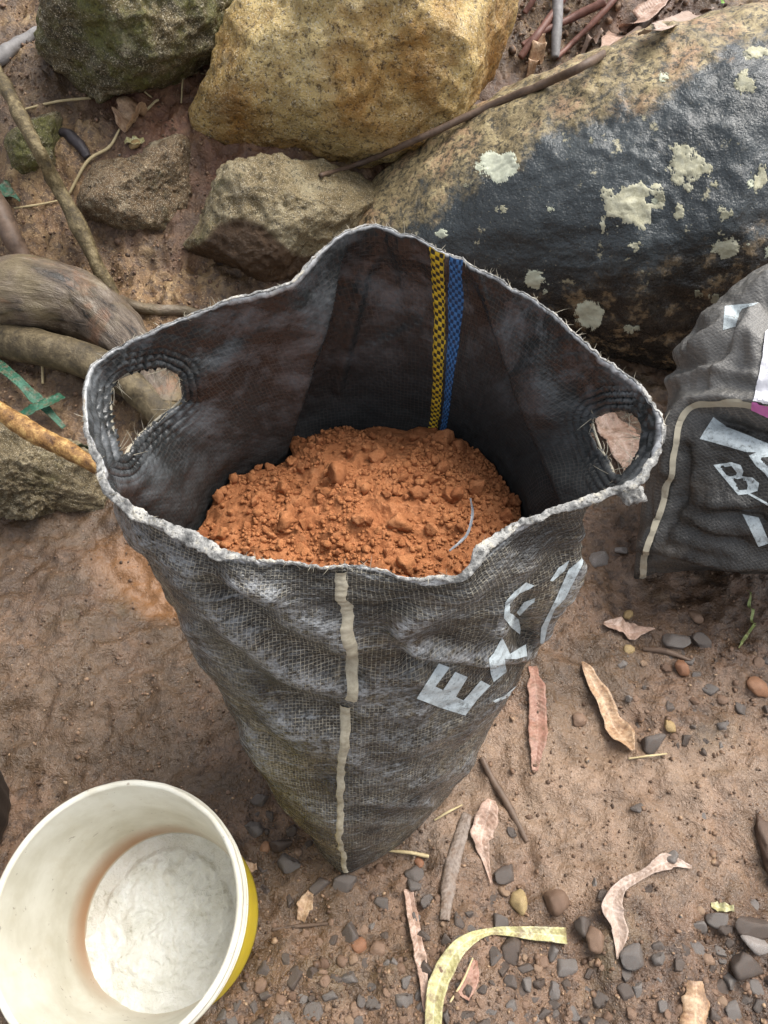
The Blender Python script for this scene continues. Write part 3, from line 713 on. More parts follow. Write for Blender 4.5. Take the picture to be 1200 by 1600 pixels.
M_BS = m_tape('blue_stripe_weave', (.012, .05, .13), (.06, .19, .45), .0034)
ss0 = lambda t: .0 + .006 * np.sin(t * 7) + .002 * fbm(np.stack([t * 20, t * 0, t * 0], -1), 1, 3, 8)
strip('side_seam', ss0, .009, .01, .60, M_SEAM, True)
strip('side_seam', lambda t: ss0(t) - .003, .0098, .625, .985, M_SEAM, True, n=160)
strip('yellow_stripe', lambda t: .497 + .004 * (1 - t), .0125, .60, 1.0, M_YS, False)
strip('blue_stripe', lambda t: .513 + .004 * (1 - t), .0165, .60, 1.0, M_BS, False)
# hem along the rim
HEMM = NT('frayed_hem')
n1 = HEMM.noise(75, 6, .7); n2 = HEMM.noise(260, 4, .75, seed=3)
hb = HEMM.ramp(n1, [(.32, (.03, .03, .03)), (.43, (.16, .16, .155)), (.54, (.40, .395, .375)), (.66, (.62, .57, .46))])
hb = HEMM.mix(HEMM.ramp(n2, [(.36, .85), (.48, 0)]), hb, (.025, .025, .024)); hb = HEMM.mix(HEMM.ramp(HEMM.noise(30, 4, .6, seed=7), [(.6, 0), (.7, .6)]), hb, (.42, .30, .18))
HEM = HEMM.out(hb, .5, HEMM.bump(n2, .6, .003, HEMM.bump(n1, .6, .006)), .5)
hc = (SO[-1] + SI[-1]) / 2
hs = sg
hr = np.interp(hs, [0, .03, .06, .085, .12, .16, .20, .23, .27, .33, .35, .37, .395, .42, .5, .54, .60, .66, .72, .75, .78, .82, .86, .90, .93, .95, .97, 1],
               [.0012, .0016, .0035, .0068, .0088, .0084, .0060, .0034, .0018, .0016, .0035, .0062, .0060, .0018, .0012, .0022, .0018, .0028, .0036, .0046, .0052, .0042, .0060, .0066, .0040, .0016, .0012, .0012])
hp = np.stack([np.cos(2 * np.pi * hs) * .19, np.sin(2 * np.pi * hs) * .19, 0 * hs], -1)
hr = hr * .55 * (1 + .35 * fbm(hp, 40, 3, 131))
hn = N2[-1] * np.array([1, 1, .15]); hn = hn / np.linalg.norm(hn, axis=1, keepdims=True)
tq, aq, bq = frames(hc, True)
thq = np.linspace(0, 2 * np.pi, 20, endpoint=False)
v = hc[:, None] + hn[:, None] * ((np.cos(thq) + .55) * 1.0)[None, :, None] * hr[:, None, None] + np.array([0, 0, 1.0]) * (np.sin(thq)[None] * np.maximum(.0011, hr * .42)[:, None] - .45 * hr[:, None] * (.2 + np.cos(thq)[None]))[..., None]
cr_ = hn[:, None] * np.cos(thq)[None, :, None] + np.array([0, 0, 1.0]) * np.sin(thq)[None, :, None]
v = v + cr_ * (np.minimum(1, hr / .004)[:, None] * (.0007 * fbm(v, 95, 3, 71) + .0011 * (.5 - np.abs(fbm(v, 190, 2, 75)))) + .0005 * fbm(v, 420, 2, 72))[..., None]
ixh = np.arange(NS * 20).reshape(NS, 20); Bh = np.roll(ixh, -1, 0)
f = np.stack([ixh, np.roll(ixh, -1, 1), np.roll(Bh, -1, 1), Bh], -1).reshape(-1, 4); v = v.reshape(-1, 3)
under(sack, link('hem', mesh('hem', v, f), None, HEM))
# edging of the handle holes
FIB = m_simple('pale_fibre', [(.3, (.10, .095, .085)), (.5, (.32, .29, .22)), (.7, (.55, .50, .40))], 60, .6, .2, .001)
strands_v, strands_f = [], []
def strand(p, d, L, r):
    d = np.asarray(d, float); d = d / np.linalg.norm(d); k = RNG.normal(size=3) * .35
    c = np.array([p + d * L * u + k * L * u * u for u in (0, .35, .7, 1)])
    a = np.cross(d, RNG.normal(size=3)); a /= np.linalg.norm(a); b = np.cross(d, a)
    base = sum(len(x) for x in strands_v)
    rr = [r, r, r * .7, r * .15]
    vv = np.array([c[i] + rr[i] * (a * math.cos(x) + b * math.sin(x)) for i in range(4) for x in (0, 2.09, 4.19)])
    strands_v.append(vv)
    for i in range(3):
        for j in range(3):
            A, B, C_, D_ = i * 3 + j, i * 3 + (j + 1) % 3, i * 3 + 3 + (j + 1) % 3, i * 3 + 3 + j
            strands_f.append([base + A, base + B, base + C_, base + D_])
for i in RNG.choice(NS, 260):
    d = RNG.normal(size=3) * .6 + N2[-1, i] * .5 + np.array([0, 0, .5]) + (hc[i] - hc[i - 3]) * 60 * RNG.choice([-1, 1])
    strand(hc[i], d, RNG.uniform(.003, .008), RNG.uniform(.0002, .0004))
holes_pts = []
for H, n_ in ((HOLE_L, 90), (HOLE_R, 90)):
    Pp = catmull(H, n_, True)
    got = [None if not (c := cast(bvhO, *(p + (p - np.mean(H, 0)) * .06))) else c[0] for p in Pp]
    pts = np.array([g for g in got if g is not None]); 
    keepm = np.array([g is not None and g[2] > .5 for g in got]); pts = np.array([g for g, kx in zip(got, keepm) if kx])
    rad = .0013 + .0009 * np.abs(fbm(pts, 60, 2, 5))
    v, f = tube_arrays(pts - np.array([0, .0, .0]), rad, 7, False, lambda v: .0008 * fbm(v, 200, 2, 3))
    under(sack, link('hole_edge', mesh('hole_edge', v, f), None, FIB))
    cc = pts.mean(0)
    for p in pts[RNG.choice(len(pts), 60)]:
        strand(p, (cc - p) / np.linalg.norm(cc - p) + RNG.normal(size=3) * .7, RNG.uniform(.006, .022), RNG.uniform(.00025, .0005))
fib = under(sack, link('frayed_fibres', mesh('frayed_fibres', np.vstack(strands_v), np.array(strands_f)), None, FIB)); fib['kind'] = 'stuff'
kv, kf, *_ = inflated([(962, 766), (985, 757), (1006, 764), (1009, 780), (994, 790), (972, 782)], .628, .006, sub=4, p=2.2, lump=.003, seed=77, planes=3, fine=.03)
under(sack, link('hem_knot', mesh('hem_knot', kv, kf), None, HEM))
# print on the sack, laid onto the cloth
PRINT = NT('worn_white_print')
pb = PRINT.ramp(PRINT.noise(150, 5, .7), [(.32, (.16, .17, .17)), (.45, (.47, .53, .55)), (.7, (.60, .67, .70))])
pa = PRINT.ramp(PRINT.noise(420, 4, .7, seed=5), [(.30, 0), (.40, 1)]); pa = PRINT.math('MULTIPLY', pa, PRINT.ramp(PRINT.noise(38, 5, .75, seed=6), [(.30, .15), (.42, 1)]))
PRINTM = PRINT.out(pb, .5, PRINT.bump(PRINT.noise(300, 4, .7), .6, .0014), .4, Alpha=pa)
def decal(root, name, poly, bvh, mat, off=.0007, keep_world=True):
    bm = bmesh.new(); vs = [bm.verts.new((x, y, 0)) for x, y in poly]; bm.faces.new(vs); bm.normal_update()
    bmesh.ops.triangulate(bm, faces=bm.faces[:])
    for _ in range(7):
        e = [x for x in bm.edges if x.calc_length() > 4.0]
        if not e: break
        bmesh.ops.subdivide_edges(bm, edges=e, cuts=1); bm.normal_update(); bmesh.ops.triangulate(bm, faces=bm.faces[:])
    ok = True; last = None
    for vx in list(bm.verts):
        c = cast(bvh, vx.co.x, vx.co.y)
        if c is None: bm.verts.remove(vx); continue
        vx.co = Vector(c[0] + c[1] * off)
    me = bpy.data.meshes.new(name); bm.to_mesh(me); bm.free()
    o = link(name, me, None, mat); return under(root, o)
z6 = lambda L: [(600 + x / 3.75, 820 + y / 3.75) for x, y in L]
decal(sack, 'printed_letter', z6([(190, 1015), (240, 935), (320, 810), (383, 835), (300, 945), (345, 965), (415, 860), (488, 890), (420, 1005), (465, 1025), (565, 910), (622, 940), (545, 1020), (475, 1115), (330, 1070)]), bvhO, PRINTM)
decal(sack, 'printed_letter', z6([(640, 920), (715, 860), (705, 785), (770, 785), (835, 770), (828, 700), (735, 755), (690, 655), (640, 750), (612, 785), (625, 880)]), bvhO, PRINTM)
decal(sack, 'printed_letter', z6([(880, 355), (830, 335), (760, 390), (710, 450), (700, 540), (740, 600), (795, 640), (800, 605), (790, 550), (735, 515), (735, 460), (790, 400), (850, 375)]), bvhO, PRINTM)
decal(sack, 'printed_letter', z6([(885, 425), (820, 450), (775, 510), (795, 530), (850, 472), (880, 450)]), bvhO, PRINTM)
decal(sack, 'printed_letter', z6([(1085, 205), (1020, 250), (970, 325), (985, 330), (1060, 262)]), bvhO, PRINTM)
decal(sack, 'printed_line', z6([(1168, 185), (1080, 260), (1000, 440), (960, 520), (920, 600), (915, 690), (935, 700), (955, 600), (1000, 490), (1060, 430), (1110, 330), (1160, 232)]), bvhO, PRINTM)
decal(sack, 'printed_line', z6([(635, 1030), (700, 1000), (850, 880), (870, 890), (720, 1010), (650, 1040)]), bvhO, PRINTM)

# ------------------------------------------------------------------ soil in the sack
SOIL = NT('crumbly_red_soil')
sn1 = SOIL.noise(60, 6, .7); sn2 = SOIL.noise(320, 4, .75, seed=3)
sb = SOIL.ramp(sn1, [(.3, (.20, .070, .028)), (.5, (.36, .145, .062)), (.7, (.50, .235, .115))])
sb = SOIL.mix(SOIL.ramp(sn2, [(.36, .7), (.5, 0)]), sb, (.20, .05, .015)); sb = SOIL.mix(SOIL.ramp(SOIL.noise(18, 5, .65, seed=9), [(.5, 0), (.64, .6)]), sb, (.22, .072, .028)); sb = SOIL.mix(SOIL.ramp(SOIL.rnd(), [(0, 0), (1, .35)]), sb, (.60, .27, .11))
SOILM = SOIL.out(sb, .9, SOIL.bump(sn2, .7, .0022, SOIL.bump(sn1, .6, .006)), .2)
jz = int(.735 * (NTT - 1))
ringp = SI[jz]                                            # inner wall at soil height
c0 = ringp.mean(0)
def soil_z(x, y, r):
    p = np.stack([x, y, 0 * x], -1)
    return .460 + .036 * (1 - r ** 2.2) + .010 * fbm(p, 11, 3, 81) + .0045 * fbm(p, 45, 3, 83, .6) + .002 * fbm(p, 160, 3, 85, .65)
nr, na = 110, 360
rr = np.linspace(0, 1.0, nr); ai = (np.arange(na) * NS / na).astype(int)
XY = c0[None, None, :2] + (ringp[ai][None, :, :2] - c0[:2]) * (rr[:, None, None] * (.985 - .055 * np.clip(np.cos(2 * np.pi * ai / NS), 0, 1) ** .5)[None, :, None])
ZZ = soil_z(XY[..., 0], XY[..., 1], rr[:, None] + 0 * XY[..., 0])
Vs = np.concatenate([XY, ZZ[..., None]], -1)
low = Vs[-1].copy(); low[:, 2] -= .004; low[:, :2] = c0[:2] + (low[:, :2] - c0[:2]) * .95
Vs = np.concatenate([Vs, low[None]], 0); ix = np.arange((nr + 1) * na).reshape(nr + 1, na)
f = np.stack([ix[:-1], ix[1:], np.roll(ix[1:], -1, 1), np.roll(ix[:-1], -1, 1)], -1).reshape(-1, 4)
soil = link('soil_heap', mesh('soil_heap', Vs.reshape(-1, 3), f), None, SOILM); settle(soil, Vs.reshape(-1, 3))
tag(soil, 'heap of crumbly orange red soil filling the open black sack', 'soil')
def lump_mesh(name, sub, seed, ang=.75, fine=.1, squash=(1, 1, .8), lim=(.55, .8)):
    d, f = ico(sub); rg = np.random.default_rng(seed); V = d.copy()
    for _ in range(9):
        n = rg.normal(size=3); n /= np.linalg.norm(n); s = V @ n; lm = rg.uniform(*lim)
        V = V - n * (np.maximum(0, s - lm) * ang)[:, None]
    V = V / np.abs(V).max(0) * np.array(squash) * (1 + fine * fbm(V, 2.2, 3, seed) + fine * .35 * fbm(V, 7, 2, seed + 3))[:, None]
    return mesh(name, V, f, False)
clodm = [lump_mesh('clod', 3, 100 + i, .85, .20, (1, .85, .75), (.45, .78)) for i in range(8)]
for m_ in clodm:
    m_.materials.append(SOILM); m_.polygons.foreach_set('use_smooth', np.ones(len(m_.polygons), bool))
def soil_spot():
    while True:
        a = RNG.integers(NS); r = math.sqrt(RNG.uniform(0, .93))
        p = c0[:2] + (ringp[a, :2] - c0[:2]) * r
        return p, float(soil_z(np.array(p[0]), np.array(p[1]), np.array(r)))
sizes = sorted(np.concatenate([RNG.uniform(.008, .014, 26), RNG.uniform(.0045, .008, 100), RNG.uniform(.003, .0048, 140)]), reverse=True)
named = [((528, 742), .0125), ((622, 820), .0135), ((410, 845), .010), ((375, 848), .0105), ((715, 775), .011), ((470, 845), .009), ((590, 690), .009), ((560, 820), .0095)]
for i, sz in enumerate(sizes):
    if i < len(named):
        p3 = PZ(named[i][0][0], named[i][0][1], .50); p, z = p3[:2], None; sz = named[i][1]
        rl = np.linalg.norm(p - c0[:2]) / .15; z = float(soil_z(np.array(p[0]), np.array(p[1]), np.array(min(rl, 1))))
    else: p, z = soil_spot()
    o = bpy.data.objects.new('clod', clodm[i % 8]); COL.objects.link(o); o.parent = soil
    o.location = Vector((p[0], p[1], z + sz * .3)) - soil.location
    o.rotation_euler = RNG.uniform(0, 6.28, 3); o.scale = sz * RNG.uniform(.75, 1.25, 3)
d1, f1 = ico(1); vs, fs = [], []
for i in range(6500):
    p, z = soil_spot()
    if vnoise(np.array([p[0] * 26, p[1] * 26, 3.3]), 8) < RNG.uniform(-.5, .35): continue
    sz = .0009 * RNG.lognormal(.35, .5)
    vs.append(d1 * RNG.uniform(.6, 1.2, (12 if len(d1) == 12 else len(d1), 1)) * sz * RNG.uniform(.7, 1.3, 3) + np.array([p[0], p[1], z + sz * .3])); fs.append(f1 + len(d1) * (len(vs) - 1))
cr = link('soil_crumbs', mesh('soil_crumbs', np.vstack(vs), np.vstack(fs)), None, SOILM); cr['kind'] = 'stuff'; under(soil, cr)

# ------------------------------------------------------------------ second sack
P2 = [(1215, 405), (1150, 440), (1100, 498), (1068, 562), (1045, 620), (1028, 690), (1012, 760), (1000, 830), (996, 880), (1012, 897), (1080, 893), (1200, 902), (1330, 905), (1460, 890), (1500, 780), (1480, 600), (1420, 470), (1320, 410)]
V, f, d, C2, ax2 = inflated(P2, 1.16, .15, sub=7, p=2.3, lump=.008, seed=60, planes=0, fine=.0)
cen2 = C2; Nr = (V - cen2) / np.linalg.norm(V - cen2, axis=1, keepdims=True)
px2, _ = project(V)
D2 = .009 * fbm(V, 7, 4, 61) + .005 * (.5 - np.abs(fbm(V * np.array([1, 1, 1.8]), 22, 3, 62))) + .0005 * fbm(V, 110, 2, 64)
fr2 = (d[:, 2] < .1)
for line, amp, w in [([(1055, 730), (1065, 655), (1085, 628), (1140, 625), (1230, 640)], 7, 13), ([(1045, 790), (1020, 850), (1000, 900)], 6, 12), ([(1150, 480), (1190, 455), (1200, 470)], -8, 14), ([(1180, 560), (1185, 480)], 6, 16),
                     ([(1020, 830), (1070, 850), (1130, 870), (1250, 885)], 5, 10), ([(1030, 800), (1090, 825), (1160, 850)], -3, 8), ([(1110, 650), (1180, 690), (1230, 700)], -6, 14), ([(1075, 690), (1090, 760), (1120, 820)], 4, 26), ([(1070, 560), (1130, 530), (1190, 540)], 4, 16), ([(1110, 500), (1150, 470), (1200, 430)], 5, 12), ([(1010, 860), (1060, 868), (1120, 885), (1220, 895)], -4, 6), ([(1025, 842), (1080, 852), (1150, 872), (1240, 880)], 4, 6), ([(1035, 815), (1090, 838), (1160, 862)], 4, 7), ([(1060, 780), (1110, 800), (1190, 815)], -3, 8), ([(1050, 600), (1100, 580), (1180, 590)], 4, 8), ([(1065, 575), (1110, 560), (1150, 520)], -4, 9), ([(1120, 600), (1150, 560), (1175, 500)], 5, 9), ([(1090, 545), (1140, 500), (1190, 480)], 4, 7), ([(1080, 700), (1075, 760), (1050, 820)], -4, 9), ([(1110, 660), (1160, 665), (1220, 690)], -6, 9), ([(1120, 780), (1170, 790), (1220, 770)], 4, 10)]:
    D2 += fr2 * amp * .0026 * np.exp(-(pl_dist(px2, line) / w) ** 2)
V = V + Nr * D2[:, None]
V[:, 2] = np.maximum(V[:, 2], -.004 + 0 * V[:, 2])
sack2 = empty('sack', tuple(C2 * np.array([1, 1, 0]))); tag(sack2, 'tied black sack with white printing, partly cut by the picture edge', 'sack')
me = mesh('woven_shell', V, f)
M2 = NT('dusty_woven_plastic')
# plane coordinates of the cloth
sx = M2.mapping(M2.uv, (1, 1, 1), (0, 0, math.radians(-28)))
gap, ck = weave(M2, .0038, sx)
m2a = M2.noise(8, 6, .66, dist=.5); m2b = M2.noise(40, 6, .7, seed=4); m2c = M2.noise(190, 4, .75, seed=6)
up2 = M2.attr('dusty')
b2 = M2.ramp(m2b, [(.3, (.008, .008, .008)), (.6, (.022, .022, .022)), (.8, (.07, .068, .065))])
b2 = M2.mix(M2.math('MULTIPLY', M2.ramp(gap, [(.12, .9), (.4, .10)]), M2.math('MULTIPLY', M2.math('ADD', up2, .2), M2.ramp(m2a, [(.38, .2), (.6, .9)]))), b2, (.34, .31, .26))
b2 = M2.mix(M2.math('MULTIPLY', up2, M2.ramp(m2a, [(.35, .45), (.62, .9)])), b2, (.23, .225, .215))
b2 = M2.mix(M2.ramp(M2.noise(5, 5, .7, seed=15), [(.56, 0), (.68, .5)]), b2, (.10, .075, .05))
M2M = M2.out(b2, M2.ramp(m2b, [(.3, .2), (.7, .42)]), M2.bump(m2c, .4, .0012, M2.bump(gap, .25, .0007, M2.bump(m2b, .7, .009))), .5)
attr(me, 'dusty', sstep(690, 610, px2[:, 1] + 0 * px2[:, 0]) * .7 + .2 * sstep(1090, 1040, px2[:, 0]))
lv = np.empty(len(me.loops), np.int32); me.loops.foreach_get('vertex_index', lv)
w2 = np.stack([V[:, 0] * .9 + .25 * V[:, 1], V[:, 2] * .8 + V[:, 1] * .65], -1)
me.uv_layers.new(name='UVMap').data.foreach_set('uv', w2[lv].reshape(-1).astype(np.float32))
under(sack2, link('woven_shell', me, None, M2M))
bvh2 = BVHTree.FromPolygons([tuple(v) for v in V], f.tolist())
def ribbon_px(line, w0, n=80):
    c = catmull(line, n); t = np.gradient(c, axis=0); t /= np.linalg.norm(t, axis=1, keepdims=True); nn = np.stack([-t[:, 1], t[:, 0]], -1)
    w = w0 * (1 + .15 * fbm(np.stack([c[:, 0], c[:, 1], 0 * c[:, 0]], -1), .06, 3, 5))[:, None] / 2
    return np.vstack([c + nn * w, (c - nn * w)[::-1]]).tolist()
decal(sack2, 'side_seam', ribbon_px([(1004, 902), (1008, 872), (1014, 850), (1024, 822), (1038, 785), (1042, 762), (1050, 742), (1052, 715), (1057, 690), (1061, 665), (1072, 643), (1090, 631), (1115, 630), (1150, 629), (1190, 636), (1230, 640)], 9.5), bvh2, M_SEAM, .0025)
z5 = lambda L: [(880 + x / 3.75, 640 + y / 3.75) for x, y in L]
# letter B as three strokes of one outline with two counters kept open
Bo = [(880, 325), (985, 308), (1040, 325), (1058, 360), (1048, 388), (1110, 398), (1148, 430), (1140, 475), (1085, 495), (1025, 500)]
def decal_holes(root, name, outer, holes, bvh, mat):
    o = decal(root, name, outer, bvh, mat); me = o.data; bm = bmesh.new(); bm.from_mesh(me)
    P, _ = project(np.array([v.co[:] for v in bm.verts])); bad = np.zeros(len(P), bool)
    for h in holes: bad |= inside(P, h)
    bmesh.ops.delete(bm, geom=[v for v, b in zip(list(bm.verts), bad) if b], context='VERTS'); bm.to_mesh(me); bm.free(); return o
decal_holes(sack2, 'printed_letter', z5(Bo), [z5([(925, 335), (985, 340), (1012, 370), (985, 388), (960, 380)]), z5([(1000, 410), (1050, 412), (1085, 440), (1070, 460), (1030, 460)])], bvh2, PRINTM)
decal_holes(sack2, 'printed_letter', z5([(1090, 270), (1160, 240), (1290, 230), (1300, 420), (1230, 440), (1180, 370), (1130, 330)]), [z5([(1150, 285), (1230, 285), (1240, 340), (1200, 330)])], bvh2, PRINTM)
decal(sack2, 'printed_letter', z5([(1050, 612), (1145, 632), (1210, 780), (1145, 803)]), bvh2, PRINTM)
decal(sack2, 'printed_line', z5([(880, 42), (905, 62), (960, 105), (1080, 150), (1200, 200), (1200, 255), (1080, 250), (960, 215), (800, 172)]), bvh2, PRINTM)
decal(sack2, 'printed_line', z5([(1070, 490), (1100, 492), (1200, 548), (1200, 562)]), bvh2, PRINTM)
z4 = lambda L: [(900 + x / 4, 380 + y / 4) for x, y in L]
decal(sack2, 'printed_letter', z4([(930, 395), (1000, 385), (1140, 372), (1110, 390), (1040, 410), (1020, 440), (1000, 520), (918, 545)]), bvh2, PRINTM)
WHT = m_simple('white_label_film', [(.3, (.62, .62, .66)), (.7, (.78, .78, .82))], 30, .4, .2, .001)
PNK = m_simple('pink_label_print', [(.3, (.62, .16, .45)), (.7, (.75, .26, .58))], 30, .4, .2, .001)
decal(sack2, 'white_label', z4([(1160, 720), (1175, 560), (1220, 520), (1500, 540), (1500, 1030), (1180, 1000), (1110, 985), (1130, 880)]), bvh2, WHT, .0022)
decal(sack2, 'pink_band', z4([(1105, 990), (1190, 1012), (1480, 1060), (1480, 1140), (1200, 1085), (1100, 1035)]), bvh2, PNK, .0030)

# ------------------------------------------------------------------ bucket
BK_R, BK_H = .122, .235
bc = PZ(181, 1424, BK_H + .012)
BT = Matrix.Rotation(math.radians(8.5), 4, 'X') @ Matrix.Rotation(math.radians(.5), 4, 'Y')
bb_ = Vector(bc) - BT @ Vector((0, 0, BK_H))
bucket = empty('bucket', bb_); bucket.rotation_euler = BT.to_euler(); tag(bucket, 'round white plastic bucket with yellow outside, caked with white paint', 'bucket')
def lathe(name, prof, mat, n=128, disp=None, smooth=True):
    P = np.array(prof); th = np.linspace(0, 2 * np.pi, n, endpoint=False)
    V = np.stack([P[:, None, 0] * np.cos(th), P[:, None, 0] * np.sin(th), np.broadcast_to(P[:, None, 1], (len(P), n))], -1)
    if disp is not None: V = disp(V)
    ix = np.arange(len(P) * n).reshape(len(P), n)
    f = np.stack([ix[:-1], np.roll(ix[:-1], -1, 1), np.roll(ix[1:], -1, 1), ix[1:]], -1).reshape(-1, 4)
    return link(name, mesh(name, V.reshape(-1, 3), f, smooth), bucket, mat)
k = NT('white_bucket_plastic')
zz_ = k.sep(k.obj)
st = k.ramp(zz_[2], [(.0, 0), (.02, 0), (.028, 1), (.045, .8), (.075, .0)])
ang = k.math('SUBTRACT', k.math('MULTIPLY', zz_[0], -7), k.math('MULTIPLY', zz_[1], -3)); ang = k.ramp(ang, [(.0, .15), (.6, 1)])
wb = k.ramp(k.noise(14, 5, .6, vec=k.obj), [(.35, (.54, .51, .41)), (.6, (.70, .68, .59))])
wb = k.mix(k.ramp(k.noise(30, 5, .7, vec=k.mapping(k.obj, (1, 1, .4)), seed=5), [(.52, 0), (.72, .45)]), wb, (.52, .46, .33))
wb = k.mix(k.ramp(k.noise(90, 3, .7, vec=k.obj, seed=7), [(.64, 0), (.69, .7)]), wb, (.26, .21, .15))
wb = k.mix(k.math('MULTIPLY', st, k.math('MULTIPLY', ang, k.ramp(k.noise(11, 4, .6, vec=k.obj, seed=9), [(.3, .85), (.6, 1)]))), wb, (.38, .18, .065))
M_BW = k.out(wb, .42, k.bump(k.noise(60, 4, .6, vec=k.obj), .15, .001), .4, **{'Subsurface Weight': .0})
M_BY = m_simple('yellow_bucket_plastic', [(.3, (.62, .44, .02)), (.6, (.80, .62, .03))], 20, .35, .1, .001)
M_PAINT = m_simple('dried_white_paint', [(.33, (.36, .34, .26)), (.42, (.66, .66, .60)), (.6, (.78, .79, .76))], 26, .65, .9, .008)
ri, ro = BK_R - .004, BK_R
rb = .100
inner = [(ri, BK_H - .002)] + [(ri + (rb - .003 - ri) * u, BK_H - .002 + (.022 - BK_H) * u) for u in np.linspace(.05, 1, 40)]
lathe('body', inner, M_BW)
lathe('body', [(rb - .001, .001), (rb + .001, .004)] + [(.1085 + (ro - .006 - .1085) * u, .004 + (BK_H * .80 - .004) * u) for u in np.linspace(.02, 1, 12)], M_BY)
lathe('collar', [(ro - .0075, BK_H * .78), (ro - .005, BK_H * .80), (ro - .005, BK_H * .84), (ro + .002, BK_H * .845), (ro + .002, BK_H * .86), (ro - .005, BK_H * .865), (ro - .004, BK_H * .92), (ro + .003, BK_H * .925), (ro + .003, BK_H * .94), (ro - .003, BK_H * .945), (ro - .003, BK_H - .004)], M_BW)
lathe('rim', [(ri - .0005, BK_H - .006), (ri - .001, BK_H - .001), (ri + .001, BK_H + .001), (ro, BK_H + .001), (ro + .0015, BK_H - .001), (ro + .0015, BK_H - .006), (ro - .003, BK_H - .008)], M_BW, disp=lambda V: V + .0004 * fbm(V, 60, 2, 5)[..., None])
flo = [(u * (rb - .001), .020) for u in np.linspace(0.001, 1, 40)]
def fdisp(V):
    r = np.hypot(V[..., 0], V[..., 1]) / rb; V = V.copy()
    c = sstep(.80, .74, r + .02 * fbm(V, 20, 2, 91))
    V[..., 2] += .004 * c + c * (.0046 * fbm(V, 45, 4, 92, .6) + .0018 * fbm(V, 130, 3, 97, .6)) + (1 - c) * .0015 * fbm(V, 30, 3, 93) + .004 * sstep(.55, .95, r) * sstep(-.2, -.9, V[..., 1] / rb * .8 + V[..., 0] / rb * .45) * (1 + fbm(V, 80, 3, 95))
    return V
lathe('paint_crust', flo, M_PAINT, 160, fdisp)

# dark tub, cut by the frame
tubm = m_simple('black_rubber', [(.3, (.012, .011, .011)), (.7, (.035, .03, .028))], 30, .45, .3, .002)
tc = PZ(-88, 1290, .0); tub = empty('tub', (tc[0], tc[1], 0)); tag(tub, 'dark ribbed rubber tub at the edge beside the white bucket', 'tub')
th = np.linspace(0, 2 * np.pi, 96, endpoint=False)
prof = [(.085, 0.0), (.088, .01)] + [(.09 + .018 * u, .01 + .11 * u) for u in np.linspace(0, 1, 12)] + [(.114, .122), (.114, .13), (.106, .13), (.102, .11), (.086, .012), (.001, .012)]
Pq = np.array(prof); wv = (1 + .012 * np.cos(th * 24))[None] 
V = np.stack([Pq[:, None, 0] * np.cos(th) * wv, Pq[:, None, 0] * np.sin(th) * wv, np.broadcast_to(Pq[:, None, 1], (len(Pq), 96))], -1)
ix = np.arange(len(Pq) * 96).reshape(len(Pq), 96); f = np.stack([ix[:-1], np.roll(ix[:-1], -1, 1), np.roll(ix[1:], -1, 1), ix[1:]], -1).reshape(-1, 4)
link('body', mesh('body', V[:14].reshape(-1, 3), f[:13 * 96]), tub, tubm)
link('rim', mesh('rim', V[13:].reshape(-1, 3), f[:(len(Pq) - 14) * 96]), tub, tubm)

# ------------------------------------------------------------------ roots, stems, twigs
BARK = NT('grey_brown_bark')
bs = BARK.noise(11, 6, .7, dist=.8); gat = BARK.n.new('ShaderNodeAttribute'); gat.attribute_name = 'grain'; bf = BARK.noise(48, 6, .7, vec=gat.outputs['Vector'], seed=4, dist=.6)
bb = BARK.ramp(bf, [(.36, (.014, .011, .008)), (.45, (.075, .054, .038)), (.58, (.145, .112, .082)), (.72, (.30, .26, .21))])
bb = BARK.mix(BARK.ramp(bs, [(.56, 0), (.66, .6)]), bb, (.24, .12, .065)); bb = BARK.mix(BARK.ramp(BARK.noise(7, 4, .6, seed=9), [(.5, 0), (.62, .6)]), bb, (.17, .135, .07))
BARKM = BARK.out(bb, .42, BARK.bump(bf, .7, .012, BARK.bump(bs, .5, .012)), .45)
BARKM2 = m_simple('olive_root_bark', [(.36, (.022, .017, .010)), (.5, (.085, .064, .034)), (.64, (.19, .15, .085))], 26, .6, .8, .005)
STEM = m_simple('mottled_olive_stem', [(.36, (.022, .016, .008)), (.5, (.105, .078, .036)), (.62, (.27, .215, .115))], 42, .55, 1.0, .006)
STEMO = m_simple('orange_brown_stem', [(.38, (.07, .03, .010)), (.5, (.26, .135, .042)), (.62, (.58, .38, .14))], 60, .5, .9, .004)
TWIG = m_simple('brown_twig_bark', [(.3, (.05, .033, .024)), (.6, (.15, .10, .07)), (.8, (.24, .18, .13))], 40, .55, .5, .002)
RTWIG = m_simple('reddish_twig_bark', [(.3, (.07, .028, .022)), (.6, (.20, .095, .07)), (.8, (.30, .19, .15))], 40, .5, .5, .002)
STRAW = m_simple('dry_straw', [(.3, (.35, .27, .14)), (.7, (.58, .48, .28))], 60, .6, .2, .001)
GREYW = m_simple('grey_dead_wood', [(.3, (.10, .095, .09)), (.6, (.25, .24, .24)), (.8, (.36, .35, .35))], 30, .6, .6, .003)
ALLR = [BVHTree.FromPolygons([tuple(v) for v in V_], f_.tolist()) for L_ in ROCK.values() for (_, V_, f_, _p) in L_]
def on_surface(px, py, lift=0.0):
    g = G(px, py); r = ray(px, py); rl = np.linalg.norm(r); t = ((g - CAMV) @ r) / rl ** 2
    for bv in ALLR:
        loc, nrm, i, dd = bv.ray_cast(Vector(CAMV), Vector(r / rl))
        if loc is not None: t = min(t, dd / rl)
    return CAMV + r * (t - lift)
